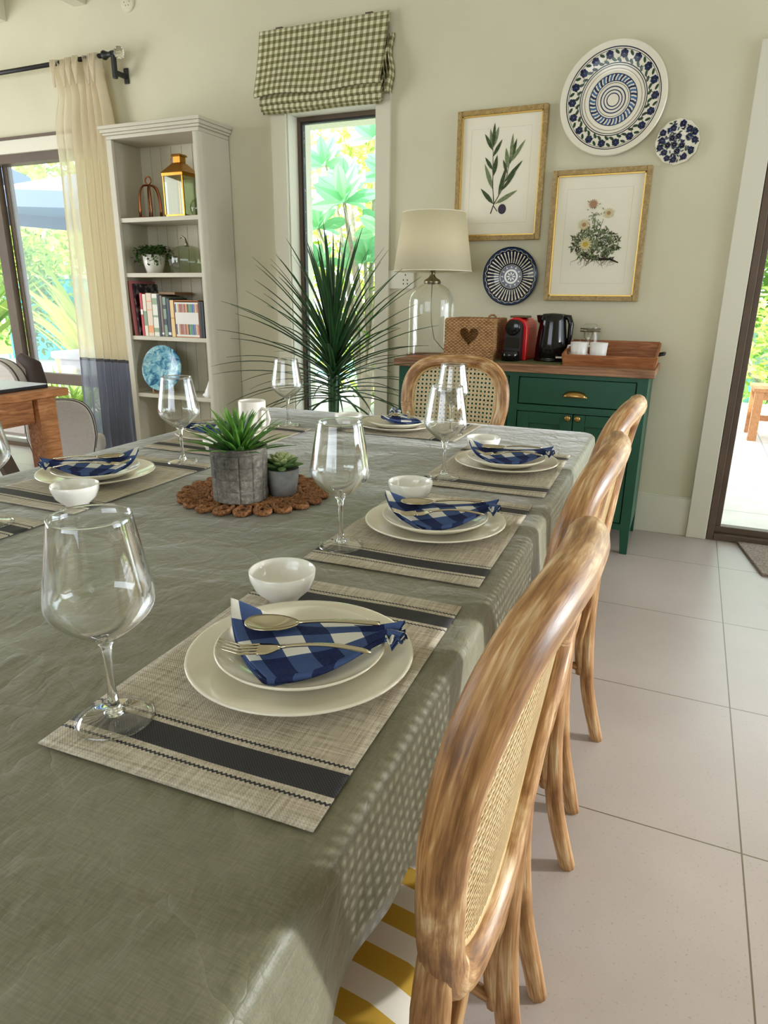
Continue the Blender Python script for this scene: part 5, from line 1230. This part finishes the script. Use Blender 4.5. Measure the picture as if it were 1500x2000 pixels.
# ------------------------------------------------------------------ outside
def out_struct(name, b, m): return struct(b.build(name, m))
out_struct('terrace', MB().box((-12, YB+.18, -.25), (9, 9.5, -.03)), M['paving'])
pool = MB().box((-14, 9.5, -.16), (2.5, 14, -.12)).build('pool_water', M['teal']); pool['kind'] = 'structure'
out_struct('garden_ground', MB().box((-30, 9.5, -.4), (30, 40, -.2)), M['grass'])
out_struct('eave', MB().box((-7, YB+.18, 2.52), (4, YB+1.9, 2.62)).box((-3.02, YB+.18, 2.36), (4, YB+.28, 2.52)), M['ceil'])
out_struct('garden_wall', MB().box((-14, 14, -.2), (9, 14.2, 1.0)), M['trim'])
def foliage_mesh(rng_, c, size, n, L, W, droopy=.2, shell=.5):
    b = MB()
    for k in range(n):
        a = rng_.uniform(0, 2*PI); ct = rng_.uniform(-1, 1); st = math.sqrt(1-ct*ct); q = (shell+(1-shell)*rng_.random())
        q *= 1+.15*math.sin(a*3)+.12*math.sin(ct*7+a*2)
        p = Vector((c[0]+size[0]*q*st*math.cos(a), c[1]+size[1]*q*st*math.sin(a), c[2]+size[2]*q*ct))
        d = Vector((rng_.uniform(-1, 1), rng_.uniform(-1, .6), rng_.uniform(-.7, .8))); leafquad(b, p, d, (rng_.uniform(-.4, .4), -.5, 1), L*rng_.uniform(.7, 1.2), W*rng_.uniform(.8, 1.2), 0, droopy)
    return b
def bush(name, loc, size, n, L, W, mat, label, seed, cat_='bush', trunk=.0, grp=None):
    rg = random.Random(seed); t_ = thing(name, loc, label, cat_, 0, grp)
    foliage_mesh(rg, (0, 0, size[2]+trunk), size, n, L, W).build('foliage', mat, t_)
    b = MB()
    for k in range(4):
        a = k*1.7+seed; b.tube([(.04*math.cos(a), .04*math.sin(a), 0), (.1*size[0]*math.cos(a), .1*size[1]*math.sin(a), trunk+size[2]*.5), (.5*size[0]*math.cos(a), .5*size[1]*math.sin(a), trunk+size[2]*1.2)], [.035, .025, .01], 6)
    b.build('trunk', M['bark'], t_, smooth=True); return t_
# plumeria seen through the narrow window
pr_ = thing('plumeria_tree', (-3.1, 6.2, -.03), 'broad leaved mint green plumeria seen through the narrow window', 'tree')
b = MB(); rnd = random.Random(31); bb = MB()
ros = [(-.08, 0, 2.06, .30), (.30, .1, 1.80, .26), (-.42, .1, 1.85, .26), (.16, .5, 2.35, .26), (-.30, .5, 2.30, .22), (.0, .3, 1.55, .26), (.42, .3, 2.2, .25), (-.6, .6, 2.5, .25), (.28, .6, 2.62, .24), (-.12, .8, 2.75, .26), (-.5, .2, 1.5, .22)]
for (x_, y_, z_, s_) in ros:
    for k in range(13):
        a = k*2.39996; q = k/13; d = Vector((math.cos(a)*(.35+q), math.sin(a)*(.35+q)*.9-.1, 1.0-1.15*q)).normalized()
        leafquad(b, (x_, y_, z_), d, (0, -.9, .4), s_*1.15, s_*.52, 0, .12)
    bb.tube([(0, .3, 0), (x_*.3, .3+y_*.2, .9), (x_*.8, y_*.8+.1, z_-.35), (x_, y_, z_)], [.05, .035, .025, .018], 6)
b.build('leaves', M['lf_mint'], pr_); bb.build('branches', M['bark'], pr_, smooth=True)
bush('shrub', (-2.9, 6.9, -.03), (.75, .4, .75), 900, .15, .028, M['lf_gr'], 'grassy yellow green shrub below the plumeria', 41, grp='shrubs on the terrace')
bush('shrub', (-3.9, 8.3, -.03), (1.3, .6, 1.9), 1700, .16, .07, M['lf_yel'], 'tall yellow green shrub behind the plumeria', 42, grp='shrubs on the terrace')
bush('tree', (-5.2, 15.8, -.2), (3.1, 1.6, 3.2), 4200, .34, .16, M['lf_yel'], 'large sunlit yellow green tree beyond the pool behind the narrow window', 43, 'tree', .6)
bush('tree', (-17.0, 15.5, -.2), (4.2, 1.6, 3.4), 4200, .34, .16, M['lf_yel'], 'bright tree beyond the garden parasols', 44, 'tree', .8)
bush('tree', (-26.5, 20.5, -.2), (4.6, 1.6, 3.6), 4200, .38, .18, M['lf_gr'], 'leafy tree at the far left of the garden', 45, 'tree', .8)
bush('tree', (1.6, 12.5, -.2), (2.6, 1.2, 2.4), 3800, .24, .11, M['lf_gr'], 'green tree seen through the right sliding door', 46, 'tree', .3)
bush('shrub', (1.0, 10.2, -.2), (1.4, .6, .75), 1500, .14, .05, M['lf_yel'], 'low yellow green hedge bush behind the teak bench', 48, grp='shrubs on the terrace')
# left garden: palm-like clump, banana, planters
def clump(loc, n, L, W, mat, label, seed, droop=.5):
    rg = random.Random(seed); t_ = thing('leafy_clump', loc, label, 'plant'); b = MB()
    for k in range(n): blade(b, (rg.uniform(-.15, .15), rg.uniform(-.1, .1), 0), rg.uniform(0, 2*PI), rg.uniform(.05, .8), L*rg.uniform(.6, 1.1), W, droop*rg.uniform(.3, 1))
    b.build('leaves', mat, t_); MB().tube([(0, 0, 0), (0, 0, L*.4)], [.05, .02], 8).build('stem', M['bark'], t_); return t_
clump((-5.7, 5.0, -.03), 90, .55, .03, M['lf_gr'], 'low grassy clump outside the left sliding door', 51)
clump((-4.75, 4.5, -.03), 80, .42, .026, M['lf_dk'], 'dark green grassy clump right outside the left door sill', 52)
clump((-5.25, 4.35, -.03), 60, .36, .026, M['lf_dk'], 'second dark grassy clump beside the armchair outside', 54)
clump((-7.6, 7.2, -.03), 46, 2.0, .16, M['lf_yel'], 'tall arching pale plant in front of the pool on the left', 53, .35)
clump((-10.9, 7.4, -.03), 40, 2.2, .34, M['lf_gr'], 'broad leaved banana plant left of the pool', 55, .3)
bush('shrub', (-8.6, 8.9, -.03), (1.5, .5, .6), 1500, .12, .05, M['lf_yel'], 'low bright shrub along the pool edge', 56, grp='shrubs on the terrace')
bush('shrub', (-11.6, 9.4, -.03), (1.1, .5, 1.3), 1500, .14, .06, M['lf_gr'], 'medium green shrub at the left end of the pool', 57, grp='shrubs on the terrace')
sw = thing('pool_screen', (-11.6, 9.9, -.2), 'turquoise painted panel behind the garden plants', 'screen')
MB().box((-1.2, 0, 0), (1.2, .06, 1.65)).build('panel', simple('turquoise_paint', S(60,186,190), .5), sw)
MB().box((-1.22, -.02, 1.65), (1.22, .08, 1.72)).build('cap', M['trim'], sw)
pb = thing('planter_box', (-5.75, 5.75, -.03), 'long low grey planter on the terrace outside the left door', 'planter')
MB().box((-.7, -.2, 0), (.7, .2, .52)).box((-.76, -.26, .52), (.76, .26, .60)).build('body', M['planter'], pb, bevel=.02)
tc = thing('terracotta_trough', (-7.0, 6.6, -.03), 'orange terracotta trough left of the grey planter', 'planter')
MB().hexa([(-.45, -.18, 0), (.45, -.18, 0), (.45, .18, 0), (-.45, .18, 0)], [(-.52, -.22, .5), (.52, -.22, .5), (.52, .22, .5), (-.52, .22, .5)]).build('body', M['terracotta'], tc, bevel=.02)
def parasol(loc, r_, h, drop, label):
    p = thing('parasol', loc, label, 'parasol', R(10), 'white parasols in the garden')
    b = MB(); n = 8
    rim = [(r_*math.cos(2*PI*k/n), r_*math.sin(2*PI*k/n), h-drop) for k in range(n)]; low = [(x_*1.0, y_*1.0, z_-.18) for x_, y_, z_ in rim]
    b.add([(0, 0, h)]+rim+low, [(0, 1+k, 1+(k+1) % n) for k in range(n)]+[(1+k, 1+n+k, 1+n+(k+1) % n, 1+(k+1) % n) for k in range(n)]); b.build('canopy', M['umbrella'], p, solid=.01)
    MB().tube([(0, 0, 0), (0, 0, h)], .03, 10).build('pole', M['trim'], p, smooth=True)
    for k in range(n): MB().tube([(0, 0, h-.03), (rim[k][0], rim[k][1], h-drop-.02)], .012, 5).build('rib', M['planter'], p)
    return p
parasol((-8.0, 7.6, -.03), 1.7, 2.78, .42, 'white parasol nearest the left sliding door')
parasol((-10.9, 7.0, -.03), 1.75, 3.4, .45, 'white parasol farther away at the left edge')
bn = thing('teak_bench', (1.12, 7.1, -.03), 'orange brown slatted teak bench on the terrace outside the right door', 'bench')
for k in range(5): MB().box((-.55, -.26+k*.107, .44), (.55, -.26+k*.107+.085, .47)).build('slat', M['outdoor_wood'], bn)
for sx in (-1, 1):
    for sy in (-1, 1): MB().box((sx*.5-.035, sy*.22-.035, 0), (sx*.5+.035, sy*.22+.035, .44)).build('leg', M['outdoor_wood'], bn)
MB().box((-.5, -.24, .37), (.5, -.2, .44)).box((-.5, .2, .37), (.5, .24, .44)).box((-.5, -.2, .15), (-.46, .2, .2)).box((.46, -.2, .15), (.5, .2, .2)).box((-.5, -.02, .15), (.5, .02, .2)).build('rail', M['outdoor_wood'], bn)
